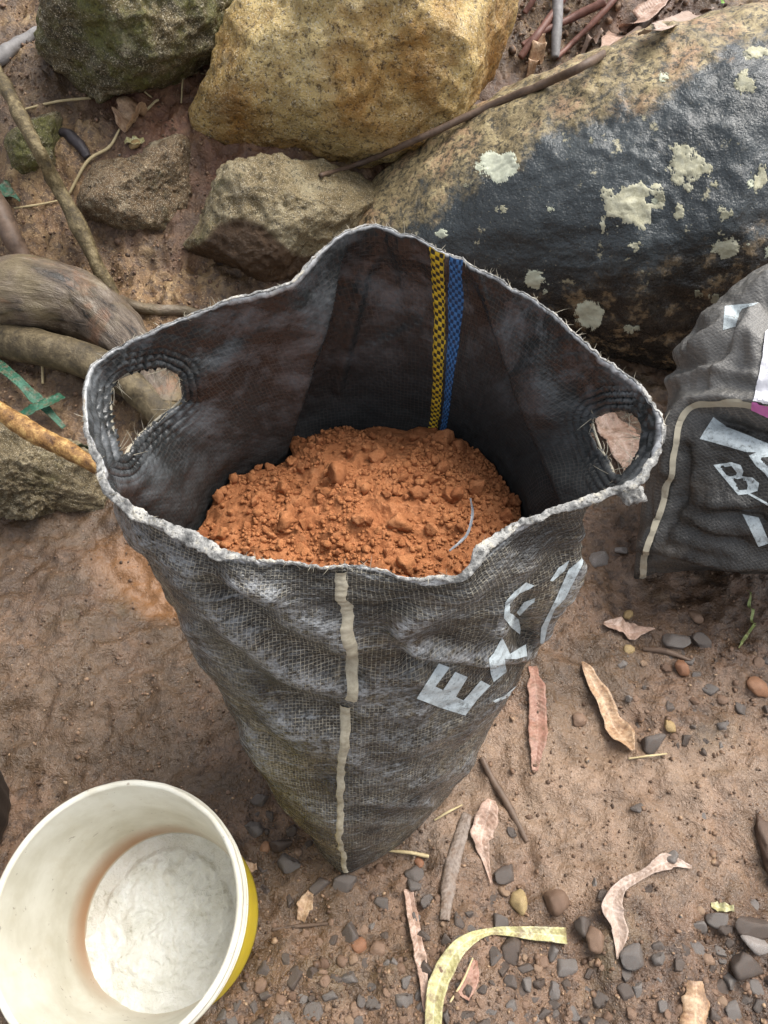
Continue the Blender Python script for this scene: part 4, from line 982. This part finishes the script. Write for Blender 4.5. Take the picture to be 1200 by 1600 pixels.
def stick(name, label, cat, pts, rpx, mat, on=None, group=None, k=10, n=60, amp=.12, lift=None, flat=1.0):
    """pts: (px, py) on the ground, or (px, py, depth) in the air; rpx: radius in picture pixels"""
    W = []
    for p in pts:
        if len(p) == 3: W.append(PT(p[0], p[1], p[2]) if p[2] > .5 else on_surface(*p))
        else:
            g = G(p[0], p[1]); W.append(g)
    W = np.array(W); c = catmull(W, n)
    t = (c - CAMV) @ np.array([0, CP, -SP])
    r = np.interp(np.linspace(0, 1, n), np.linspace(0, 1, len(rpx)), rpx) / FPX * t
    if len(pts[0]) == 2: c[:, 2] += r * .55 + (0 if lift is None else np.interp(np.linspace(0, 1, n), np.linspace(0, 1, len(lift)), lift))
    rm = r.mean()
    al_ = np.concatenate([[0], np.cumsum(np.linalg.norm(np.diff(c, axis=0), axis=1))])
    v, f = tube_arrays(c, r, k, False, lambda v: rm * amp * fbm(v, .35 / rm, 4, len(c) + int(rpx[0] * 10)), flat)
    me = mesh(name, v, f); th_ = np.linspace(0, 2 * np.pi, k, endpoint=False)
    gr = np.stack(np.broadcast_arrays(al_[:, None] * .38, r[:, None] * np.cos(th_)[None], r[:, None] * np.sin(th_)[None]), -1).reshape(-1, 3)
    gr = np.vstack([gr, gr[:1], gr[-1:]]); at_ = me.attributes.new('grain', 'FLOAT_VECTOR', 'POINT'); at_.data.foreach_set('vector', gr.astype(np.float32).ravel())
    o = link(name, me, None, mat); settle(o, v)
    return tag(o, label, cat, group)
stick('root', 'thick grey brown bark root running behind the sack handle', 'root', [(-140, 500, .05), (-60, 470, .06), (0, 458, .06), (70, 458, .06), (135, 482, .05), (190, 522, .04), (232, 575, .03), (255, 650, .02)], [56, 58, 56, 54, 50, 46, 42, 38], BARKM, n=240, k=64, amp=.26)
stick('root', 'smooth olive brown root lying below the thick bark root', 'root', [(-110, 530, .05), (0, 532, .05), (90, 548, .05), (170, 578, .05), (250, 640, .05), (330, 720, .04)], [30, 29, 28, 27, 27, 26], BARKM2, n=160, k=32, amp=.16)
stick('stem', 'mottled olive stem slanting down the bank in front of the mossy rock', 'stem', [(-50, 20, .1), (0, 122, .10), (50, 215, .09), (92, 295, .075), (132, 372, .05), (165, 440, .02), (185, 480, -.03)], [10, 11, 12, 12, 12, 13], STEM, n=160, k=18, amp=.22)
stick('stem', 'short dark stem beside the small green leaf above the root', 'stem', [(-30, 270, .05), (0, 335, .05), (22, 378, .04), (48, 425, .01)], [17, 16, 15, 14], TWIG, n=60, k=16, amp=.2)
stick('stem', 'orange brown flaky stem crossing above the olive rock', 'stem', [(-60, 600, 1.14), (0, 642, 1.14), (55, 678, 1.14), (110, 706, 1.14), (160, 732, 1.14), (230, 775, 1.16)], [14, 14, 14, 13, 12, 12], STEMO, n=160, k=18, amp=.22)
stick('root', 'thin pale root on the soil just above the sack rim', 'root', [(190, 470), (215, 488), (250, 493), (290, 492), (330, 500)], [7, 9, 9, 8, 6], BARKM, n=60)
stick('stick', 'grey weathered stick on the bank beside the mossy boulder', 'stick', [(-40, 120), (0, 92), (35, 68), (75, 36)], [12, 12, 10, 8], GREYW, n=60, amp=.25)
stick('stick', 'short black rotten stick lying near the curled brown leaf', 'stick', [(96, 205), (112, 216), (128, 236), (140, 252)], [7, 8, 7, 6], m_simple('rotten_black_wood', [(.3, (.015, .012, .012)), (.7, (.06, .05, .055))], 40, .5, .5, .003), n=40, amp=.3)
stick('twig', 'long thin brown twig lying across the dark boulder', 'twig', [(500, 274, .01), (560, 256, .012), (650, 219, .02), (760, 168, .012), (850, 131, .012), (935, 90, .012), (1000, 45, .02), (1050, -8, .03)], [3, 4, 5, 6, 6.5, 7, 6, 5], TWIG, n=140, amp=.15)
for i, (lab, pts, r) in enumerate([
        ('thick reddish twig pointing into the gap beside the tan boulder', [(905, -20), (870, 25), (835, 75), (812, 95)], [6, 6, 6, 5]),
        ('straight reddish twig ending on the rim of the dark boulder', [(985, -10), (935, 45), (890, 80), (868, 100)], [5, 5, 4, 4]),
        ('dark forked twig lying crosswise in the leaf gap', [(940, 30), (895, 42), (850, 62), (815, 78)], [6, 6, 5, 4]),
        ('short reddish twig at the top of the gap', [(855, -15), (838, 15), (818, 35)], [4, 4, 4]),
        ('grey twig standing upright among the reddish twigs', [(868, -15), (868, 40), (866, 100)], [8, 8, 7])]):
    stick('twig', lab, 'twig', pts, r, GREYW if 'grey' in lab else RTWIG, lift=[.03, .025, .02, .012])
stick('twig', 'dark twig on the mud to the right of the sack foot', 'twig', [(752, 1185), (770, 1218), (795, 1258), (826, 1312)], [5, 6, 6, 4], TWIG)
stick('twig', 'thin brown twig near the bucket beside the tan wood chip', 'twig', [(425, 1452), (465, 1446), (512, 1443)], [2.5, 3, 2.5], TWIG)
stick('twig', 'short dark twig pressed into mud near the stones by the second sack', 'twig', [(1008, 1010), (1040, 1018), (1080, 1032)], [4, 5, 3], TWIG)
for lab, pts, r in [('yellow straw lying beside the sack foot', [(606, 1328), (640, 1333), (670, 1338)], [2, 3, 3]),
                    ('pale straw leaning on the sack edge', [(678, 1284), (700, 1272), (722, 1258)], [1.5, 2, 1.2]),
                    ('long pale dry stalk on the bank under the mossy boulder', [(20, 182), (90, 165), (150, 153), (190, 144), (212, 136), (235, 142)], [1.5, 2, 2.2, 2, 1.8, 1.2]),
                    ('curved pale dry stalk beside the flat topped rock', [(188, 205), (170, 230), (140, 262), (105, 298)], [1.5, 2.4, 2.6, 2.2]),
                    ('dry stalk rising from the curled brown leaf', [(225, 170), (240, 152), (246, 148)], [2, 2, 1.5]),
                    ('thin curved straw against the tan boulder', [(283, 160), (288, 125), (300, 112), (330, 108)], [1.3, 1.6, 1.6, 1.2]),
                    ('thin straw under the slanting stem', [(0, 325), (50, 322), (90, 310)], [1.4, 1.8, 1.2]),
                    ('short pale stalk in the shade of the flat topped rock', [(133, 312), (145, 292), (152, 280)], [1.8, 2, 1.4]),
                    ('white scrap of string hanging on the red earth', [(68, 540), (68, 568), (67, 600)], [2, 2.5, 2]),
                    ('pale straw beside the long dry leaf by the stones', [(980, 1188), (1010, 1186), (1040, 1180)], [1.5, 1.8, 1.4]),
                    ('reddish straw inside the bend of the yellow leaf', [(738, 1498), (722, 1535), (702, 1568)], [1.5, 2, 1.6])]:
    stick('straw', lab, 'straw', pts, r, STRAW, lift=[.004, .006, .004], k=6, n=30)

# ------------------------------------------------------------------ leaves
def m_leaf(name, a, b, c):
    k = NT(name); n = k.noise(45, 6, .7, vec=k.obj, dist=.4); f = k.noise(190, 5, .75, vec=k.obj, seed=4); r = k.rnd()
    base = k.ramp(k.math('ADD', k.math('MULTIPLY', n, .6), k.math('MULTIPLY', f, .4)), [(.34, a), (.5, b), (.62, c)])
    s_ = k.sep(k.uv)
    rib = k.ramp(k.math('ABSOLUTE', s_[0]), [(.02, 1), (.10, 0)])
    side = k.math('SINE', k.math('MULTIPLY', k.math('SUBTRACT', s_[1], k.math('MULTIPLY', k.math('ABSOLUTE', s_[0]), .008)), 900))
    base = k.mix(k.math('MULTIPLY', rib, .5), base, c)
    base = k.mix(k.math('MULTIPLY', k.ramp(side, [(.6, 0), (1, .3)]), k.ramp(f, [(.4, .2), (.6, 1)])), base, a)
    base = k.mix(k.ramp(k.noise(70, 5, .7, seed=21), [(.49, 0), (.64, .75)]), base, (.15, .092, .058))
    base = k.mix(k.ramp(f, [(.30, .5), (.40, 0)]), base, tuple(x * .35 for x in a))
    nrm = k.bump(side, .25, .0006); nrm = k.bump(f, .6, .0012, k.bump(n, .6, .004, nrm))
    return k.out(base, k.ramp(n, [(.35, .32), (.65, .6)]), nrm, .45)
LTAN = m_leaf('tan_dry_leaf', (.20, .10, .055), (.42, .27, .16), (.58, .44, .30))
LPINK = m_leaf('pink_brown_dry_leaf', (.24, .13, .09), (.43, .29, .22), (.60, .47, .40))
LRUST = m_leaf('rusty_dry_leaf', (.16, .07, .045), (.30, .155, .11), (.40, .25, .19))
LGREY = m_leaf('grey_brown_leaf', (.10, .075, .06), (.20, .155, .125), (.29, .24, .20))
LYEL = m_leaf('yellow_leaf', (.22, .17, .07), (.44, .41, .19), (.62, .61, .42))
LGREEN = m_leaf('green_leaf', (.008, .05, .028), (.015, .085, .045), (.05, .15, .10))
LPALE = m_leaf('pale_bleached_leaf', (.28, .19, .14), (.42, .32, .26), (.52, .43, .38))
def leaf(label, pts, wpx, mat, cup=.3, lift=.004, twist=None, n=44, m=9, seed=0, name='dry_leaf', cat='leaf', wav=.12):
    W = np.array([(PT(*p) if p[2] > .5 else on_surface(*p)) if len(p) == 3 else G(p[0], p[1]) for p in pts]); air = len(pts[0]) == 3
    c = catmull(W, n); tt_ = np.linspace(0, 1, n)
    dep = (c - CAMV) @ np.array([0, CP, -SP])
    w = np.interp(tt_, np.linspace(0, 1, len(wpx)), wpx) / FPX * dep / 2
    w = w * (1 + wav * 1.6 * fbm(np.stack([tt_ * 9, tt_ * 0 + seed, tt_ * 0], -1), 1, 4, seed))
    t, a, b = frames(c)
    b = np.where(b[:, 2:3] < 0, -b, b)
    if twist is not None:
        an = np.radians(np.interp(tt_, np.linspace(0, 1, len(twist)), twist))[:, None]; a, b = a * np.cos(an) + b * np.sin(an), b * np.cos(an) - a * np.sin(an)
    x = np.linspace(-1, 1, m)
    V = c[:, None] + a[:, None] * (x[None, :, None] * w[:, None, None]) + b[:, None] * ((cup * x ** 2)[None, :, None] * w[:, None, None])
    V = V + .0015 * fbm(V, 60, 3, seed)[..., None] * b[:, None]
    V[..., 2] -= .0006 * (np.abs(x) < .12)
    if not air:
        gz = ground_z(V[..., 0], V[..., 1]); gap = (V[..., 2] - gz).min(1)
        V[..., 2] += (-np.convolve(np.pad(gap, 4, 'edge'), np.ones(9) / 9, 'valid') + .0022 + lift * np.sin(tt_ * np.pi * 2.3 + seed) ** 2)[:, None]
    if not air: V[..., 2] = np.maximum(V[..., 2], gz + .0016)
    up = V; dn = V - b[:, None] * .0005
    ix = np.arange(n * m).reshape(n, m); N_ = n * m
    q1 = np.stack([ix[:-1, :-1], ix[:-1, 1:], ix[1:, 1:], ix[1:, :-1]], -1).reshape(-1, 4)
    ring = np.concatenate([ix[0, :], ix[1:, -1], ix[-1, :-1][::-1], ix[1:-1, 0][::-1]])
    r2 = np.roll(ring, -1); q3 = np.stack([ring, ring + N_, r2 + N_, r2], -1)
    V = np.vstack([up.reshape(-1, 3), dn.reshape(-1, 3)])
    me = mesh(name, V, np.vstack([q1, (q1 + N_)[:, ::-1], q3])); o = link(name, me, None, mat)
    ln_ = np.concatenate([[0], np.cumsum(np.linalg.norm(np.diff(c, axis=0), axis=1))])
    uv = np.stack(np.broadcast_arrays(x[None], ln_[:, None]), -1).reshape(-1, 2); uv = np.vstack([uv, uv])
    lv = np.empty(len(me.loops), np.int32); me.loops.foreach_get('vertex_index', lv)
    me.uv_layers.new(name='UVMap').data.foreach_set('uv', uv[lv].reshape(-1).astype(np.float32))
    settle(o, V)
    return tag(o, label, cat)
leaf('long curled tan dry leaf pointing down beside the mud stones', [(908, 1036), (922, 1062), (940, 1092), (957, 1125), (974, 1155), (985, 1178)], [4, 20, 28, 30, 34, 6], LTAN, .5, .006, seed=1)
leaf('short pink brown leaf lying near the second sack corner', [(942, 976), (965, 982), (990, 986), (1022, 984)], [6, 24, 26, 2], LPINK, .3, seed=2)
leaf('long narrow rusty leaf running along the sack side', [(832, 1042), (836, 1080), (840, 1120), (838, 1160), (834, 1208)], [12, 26, 28, 24, 8], LRUST, .25, .002, seed=3)
leaf('limp pale purple leaf with a thin stalk on the mud', [(768, 1250), (760, 1280), (752, 1310), (758, 1340), (768, 1382)], [18, 34, 30, 12, 3], LPINK, .3, seed=4)
leaf('long grey brown strap leaf half sunk in the mud', [(730, 1272), (716, 1320), (703, 1370), (694, 1440)], [14, 24, 22, 16], LGREY, -.2, .001, seed=5)
leaf('twisted pale pink dry leaf with orange tip on the mud', [(1080, 1356), (1040, 1349), (1003, 1368), (968, 1388), (954, 1420), (966, 1456), (962, 1500)], [5, 24, 13, 15, 32, 26, 2], LPALE, .45, .004, seed=6)
leaf('yellow green strap leaf bent in an arc on the gravel', [(886, 1462), (825, 1458), (765, 1456), (722, 1478), (695, 1515), (680, 1555), (676, 1612)], [22, 17, 9, 21, 28, 29, 26], LYEL, .35, .006, seed=7, wav=.05)
leaf('faded pink strip leaf pressed into the gravel', [(638, 1388), (648, 1450), (660, 1520), (668, 1580)], [14, 16, 18, 12], LPINK, .1, .001, seed=8)
leaf('rolled brown dry leaf on the bank above the flat topped rock', [(196, 212), (206, 196), (216, 182), (224, 172)], [20, 40, 42, 10], LTAN, 1.3, .004, seed=9)
leaf('small yellow leaf on the bank above the flat topped rock', [(198, 236), (212, 234), (228, 230)], [10, 26, 14], LYEL, .2, seed=10)
leaf('dark green pointed leaf at the edge above the root', [(-12, 300), (8, 306), (34, 322)], [20, 30, 4], LGREEN, .2, lift=.01, seed=11, name='green_leaf')
leaf('green strap leaf slanting over red earth behind the orange stem', [(-40, 552, .03), (10, 580, .03), (55, 622, .03), (100, 668, .01)], [16, 17, 16, 10], LGREEN, .2, seed=12, name='green_leaf')
leaf('short green leaf crossing the green strap leaf', [(28, 652, .04), (60, 636, .045), (98, 618, .03)], [16, 22, 16], LGREEN, .2, seed=13, name='green_leaf')
leaf('green leaf scrap below the sack handle', [(118, 695, .02), (145, 705, .02), (175, 715, .02)], [14, 18, 8], LGREEN, .2, seed=14, name='green_leaf')
leaf('bright green leaf at the top above the dark boulder', [(1095, -12), (1112, -2), (1130, 8)], [14, 18, 6], m_leaf('bright_green_leaf', (.08, .25, .02), (.16, .42, .03), (.3, .6, .08)), .2, lift=.02, seed=15, name='green_leaf')
leaf('broad pinkish tan leaf propped on top of the dark boulder', [(940, 84, .012), (965, 58, .02), (1000, 28, .03), (1040, -5, .03)], [10, 40, 44, 20], LPINK, .2, seed=16)
leaf('whitish leaf lying along the top edge of the dark boulder', [(1000, 54, .02), (1040, 40, .02), (1085, 24, .02), (1115, 12, .02)], [16, 34, 30, 6], LPALE, .2, seed=17)
leaf('small pale leaf beneath the reddish twigs', [(905, 82), (925, 72), (948, 62)], [8, 18, 6], LPALE, .2, lift=.02, seed=18)
leaf('brown leaf tucked in the gap beside the tan boulder', [(828, 118), (838, 95), (846, 70)], [10, 26, 8], LTAN, .4, lift=.02, seed=19)
leaf('pale pink leaf lying outside the sack seen through its right handle hole', [(930, 640), (955, 672), (975, 700), (988, 745)], [20, 58, 60, 18], LPINK, .2, lift=.004, seed=20)
leaf('red brown leaf scrap inside the bend of the yellow leaf', [(722, 1560), (735, 1530), (742, 1500)], [20, 26, 8], LRUST, .1, .001, seed=21)
leaf('small tan wood chip near the bucket', [(470, 1438), (478, 1415), (486, 1393)], [14, 24, 10], LTAN, .3, .002, seed=22, name='wood_chip', cat='wood chip')
leaf('small brown wood chip close to the bucket rim', [(374, 1362), (388, 1358), (402, 1355)], [10, 18, 8], LTAN, .3, .002, seed=23, name='wood_chip', cat='wood chip')
leaf('flaky tan bark piece at the bottom among the gravel', [(1082, 1535), (1086, 1565), (1084, 1600), (1082, 1630)], [24, 40, 42, 30], LTAN, -.25, .001, seed=24, name='bark_piece', cat='bark')
leaf('tiny yellow leaf scrap above the grey gravel corner', [(1114, 1412), (1128, 1416), (1146, 1420)], [8, 16, 8], LYEL, .2, .002, seed=25)
leaf('grey plastic shred lying on the red soil', [(735, 778, .715), (738, 805, .70), (728, 838, .685), (702, 862, .672)], [2, 4, 5, 3], m_simple('grey_plastic_film', [(.3, (.07, .075, .09)), (.7, (.24, .26, .29))], 50, .3, .3, .001), .3, seed=26, name='plastic_shred', cat='plastic scrap')
for lab, pts in [('thin green grass blade growing near the second sack', [(1172, 985), (1170, 955), (1166, 925)]), ('bent grass blade beside the thin upright blade', [(1172, 985), (1160, 1002), (1150, 1018)])]:
    leaf(lab, pts, [4, 5, 2], m_leaf('grass_blade', (.14, .2, .05), (.26, .32, .10), (.4, .45, .2)), .2, lift=.012, seed=27, name='grass_blade', cat='grass')

# ------------------------------------------------------------------ stones
M_GREY = m_stone('grey_gravel', [(.15, (.022, .025, .027)), (.45, (.06, .068, .072)), (.7, (.13, .142, .147)), (.9, (.22, .225, .22))], .32)
M_TANP = m_stone('tan_pebble', [(.2, (.14, .078, .048)), (.45, (.22, .135, .088)), (.7, (.31, .20, .135)), (.9, (.40, .28, .17))], .5)
M_ORNG = m_stone('orange_pebble', [(.2, (.34, .13, .06)), (.6, (.42, .20, .10)), (.9, (.48, .29, .15))], .45)
M_PALE = m_stone('pale_stone', [(.2, (.30, .29, .28)), (.8, (.42, .41, .40))], .5)
M_YELP = m_stone('yellow_pebble', [(.2, (.45, .31, .12)), (.8, (.62, .47, .22))], .5)
M_DARKC = m_stone('muddy_clod', [(.2, (.05, .03, .02)), (.8, (.12, .075, .055))], .5)
gm = {}
for key, mat, ang, fine in (('grey', M_GREY, 1.0, .04), ('tan', M_TANP, .7, .12), ('orange', M_ORNG, .6, .1), ('pale', M_PALE, .9, .08), ('yellow', M_YELP, .7, .1), ('dark', M_DARKC, .8, .2)):
    gm[key] = []
    for i in range(6):
        m_ = lump_mesh('stone', 3, 300 + i + len(gm) * 20, ang, fine, (1, RNG.uniform(.6, .95), RNG.uniform(.55, .8)), (.40, .74) if key in ('grey', 'pale') else (.55, .8)); m_.materials.append(mat)
        m_.polygons.foreach_set('use_smooth', np.ones(len(m_.polygons), bool))
        gm[key].append(m_)
TAKEN = []
def stone(px, py, rpx, key, label, group=None, name='pebble', ry=None, rot=None, sink=.25, cat='stone'):
    g = G(px, py); t = np.linalg.norm(g - CAMV); r = rpx / FPX * t * 1.02; r2 = (ry or rpx * RNG.uniform(.7, 1.0)) / FPX * t * 1.12
    o = bpy.data.objects.new(name, gm[key][RNG.integers(6)]); COL.objects.link(o)
    o.scale = (r, r2 / .8, min(r, r2) * RNG.uniform(.9, 1.25)); o.rotation_euler = (RNG.normal() * .2, RNG.normal() * .2, RNG.uniform(0, 6.28) if rot is None else rot)
    o.location = (g[0], g[1], g[2] + r * (.45 - sink)); TAKEN.append((px, py, rpx)); return tag(o, label, cat, group)
stone(940, 870, 17, 'pale', 'pale grey flat stone between the two sacks', ry=23, name='stone', rot=1.4)
stone(970, 862, 9, 'pale', 'tiny pale stone touching the flat stone between the sacks')
stone(540, 1384, 18, 'grey', 'flat grey stone right under the sack foot', name='stone', ry=13, rot=0)
stone(1056, 1002, 15, 'grey', 'black angular stone near the grass blade', name='stone', ry=19)
stone(1096, 1004, 14, 'grey', 'dark stone next to the black angular stone')
stone(1066, 1043, 13, 'orange', 'orange brown pebble under the black angular stone')
stone(1186, 1072, 14, 'orange', 'bright orange pebble at the edge of the frame', ry=20)
stone(905, 1124, 11, 'tan', 'brown pebble set in a mud dimple left of the tan leaf')
stone(1046, 1134, 11, 'yellow', 'yellowish pebble above the dark wet stone')
stone(1020, 1162, 20, 'grey', 'dark wet grey stone beside the tip of the tan leaf', name='stone', ry=15)
stone(983, 958, 9, 'yellow', 'small yellow pebble above the pink leaf')
stone(984, 1014, 9, 'yellow', 'small yellow pebble under the pink leaf')
stone(1088, 964, 12, 'tan', 'pink tan pebble in the mud below the second sack')
stone(1043, 1040, 9, 'tan', 'brown pebble left of the orange brown pebble')
stone(655, 1345, 9, 'orange', 'orange pebble at the end of the yellow straw')
stone(648, 1362, 13, 'grey', 'upper of two grey chips near the yellow straw')
stone(645, 1382, 11, 'grey', 'lower of two grey chips near the yellow straw')
stone(815, 1406, 17, 'yellow', 'yellow tan pebble above the yellow leaf', ry=12)
stone(869, 1409, 17, 'tan', 'round pink tan pebble above the tip of the yellow leaf', ry=15)
stone(792, 1365, 18, 'grey', 'dark flat stone on bare mud right of the limp leaf', ry=11, rot=.4)
stone(800, 1488, 19, 'grey', 'square grey chip just under the yellow leaf', ry=14, rot=.2)
stone(914, 1444, 15, 'grey', 'dark grey chip touching the yellow leaf tip')
stone(930, 1468, 17, 'tan', 'orange tan lump below the tip of the yellow leaf', ry=14)
stone(988, 1497, 18, 'grey', 'dark wet chip below the pink leaf stalk', ry=14)
stone(1175, 1452, 13, 'grey', 'upright grey shard beside the dark clod', ry=24, rot=1.5)
stone(1170, 1512, 22, 'grey', 'bluish grey chip at the edge of the gravel corner', ry=18)
stone(1180, 1478, 24, 'pale', 'pale olive stone in the gravel corner', ry=13, rot=-.3)
stone(480, 1230, 8, 'orange', 'small orange pebble behind the sack foot')
stone(408, 1250, 11, 'grey', 'lone grey chip left of the sack foot', ry=13)
stone(395, 1294, 12, 'grey', 'square grey chip above the bucket collar', ry=13)
stone(440, 1322, 17, 'grey', 'dark flat chip left of the sack foot', ry=10, rot=.1)
stone(452, 1298, 11, 'grey', 'pointed grey chip above the dark flat chip')
stone(416, 1326, 8, 'orange', 'orange pebble left of the dark flat chip')
stone(560, 1478, 11, 'orange', 'red orange pebble among the gravel under the sack', ry=9)
stone(212, 236, 10, 'yellow', 'cream pebble under the rolled brown leaf')
stone(1216, 1345, 26, 'dark', 'dark brown muddy clod at the edge above the gravel corner', name='clod', ry=46, rot=.3, cat='clod')
o = bpy.context.scene.objects['clod'] if 'clod' in bpy.context.scene.objects else None
def dens(x, y):
    d = sstep(1390, 1540, y + 40 * math.sin(x / 90)) * .9
    if x > 1090: d = max(d, .8 * sstep(1400, 1450, y))
    d = max(d, .25 * sstep(960, 1000, y) * sstep(1190, 1130, y) * sstep(930, 1010, x), .03 * sstep(1200, 1300, y))
    if x < 620 and y < 1420: d = max(d, .22 * sstep(1210, 1300, y) * sstep(360, 400, x))
    if 890 < x < 1090 and y > 1380: d *= .6
    return d
BKC = (185, 1430)
def free(x, y, r):
    if math.hypot((x - 200), (y - 1430)) < 205: return False
    if inside(np.array([x, y]), [(150, 700), (500, 1340), (540, 1375), (600, 1335), (730, 1220), (900, 1000), (1000, 760), (600, 400)]): return False
    if inside(np.array([x, y]), [(1000, 905), (1250, 905), (1250, 400), (1000, 700)]): return False
    return all(math.hypot(x - a, y - b) > (r + c) * .82 for a, b, c in TAKEN)
def where(x, y):
    if y < 1200: return ' below the second sack'
    if y < 1400: return ' on the open mud round the sack foot'
    if x < 690: return ' between the bucket and the yellow leaf'
    if x < 1090: return ' below the twisted pink leaf'
    return ' in the corner under the dark clod'
def lab_of(key, x, y): return LAB[key][0] + where(x, y)
cnt = {'grey': 0, 'tan': 0}
LAB = {'grey': ('loose dark grey angular gravel chip', 'loose dark gravel chips'), 'tan': ('loose small tan brown pebble', 'loose tan pebbles')}
tries = 0
while (cnt['grey'] < 190 or cnt['tan'] < 110) and tries < 3600:
    tries += 1
    x, y = RNG.uniform(330, 1210), RNG.uniform(950, 1625)
    if RNG.uniform() > dens(x, y): continue
    key = 'grey' if RNG.uniform() < .62 else 'tan'
    if cnt[key] >= (190 if key == 'grey' else 110): continue
    r = 6 + 12 * RNG.beta(1.6, 2.2) if key == 'grey' else 4 + 9 * RNG.beta(1.2, 3)
    if y < 1350: r *= .75
    if not free(x, y, r): continue
    stone(x, y, r, key, lab_of(key, x, y), LAB[key][1] + where(x, y), name='gravel_chip' if key == 'grey' else 'pebble', sink=RNG.uniform(.35, .8)); cnt[key] += 1
# fine grit nobody could count
vs, fs = [], []; n0 = 0
def add_grit(n, xr, yr, size, dn=True):
    global n0
    x = RNG.uniform(*xr, n); y = RNG.uniform(*yr, n)
    g = G(x, y)
    for i in range(n):
        if dn and RNG.uniform() > .12 + dens(x[i], y[i]): continue
        sz = size * RNG.lognormal(0, .45)
        vs.append(d1 * RNG.uniform(.6, 1.2, (len(d1), 1)) * sz * RNG.uniform(.6, 1.2, 3) + g[i] + np.array([0, 0, sz * .15])); fs.append(f1 + n0); n0 += len(d1)
add_grit(9000, (0, 1210), (800, 1625), .0017)
add_grit(3500, (0, 1210), (780, 1625), .0016, False)
add_grit(2200, (0, 480), (0, 640), .0024, False)
add_grit(400, (800, 1210), (-20, 110), .005, False)
GRIT = NT('mixed_grit'); gi = GRIT.noise(90, 2, .5)
GRITM = GRIT.out(GRIT.ramp(gi, [(.3, (.04, .026, .018)), (.48, (.11, .066, .042)), (.58, (.22, .135, .085)), (.66, (.38, .26, .16)), (.75, (.10, .10, .10))]), .6, GRIT.bump(GRIT.noise(500, 3), .4, .001), .4)
tag(link('grit', mesh('grit', np.vstack(vs), np.vstack(fs)), None, GRITM), 'fine earth crumbs and grit scattered over the mud and bank', kind='stuff')
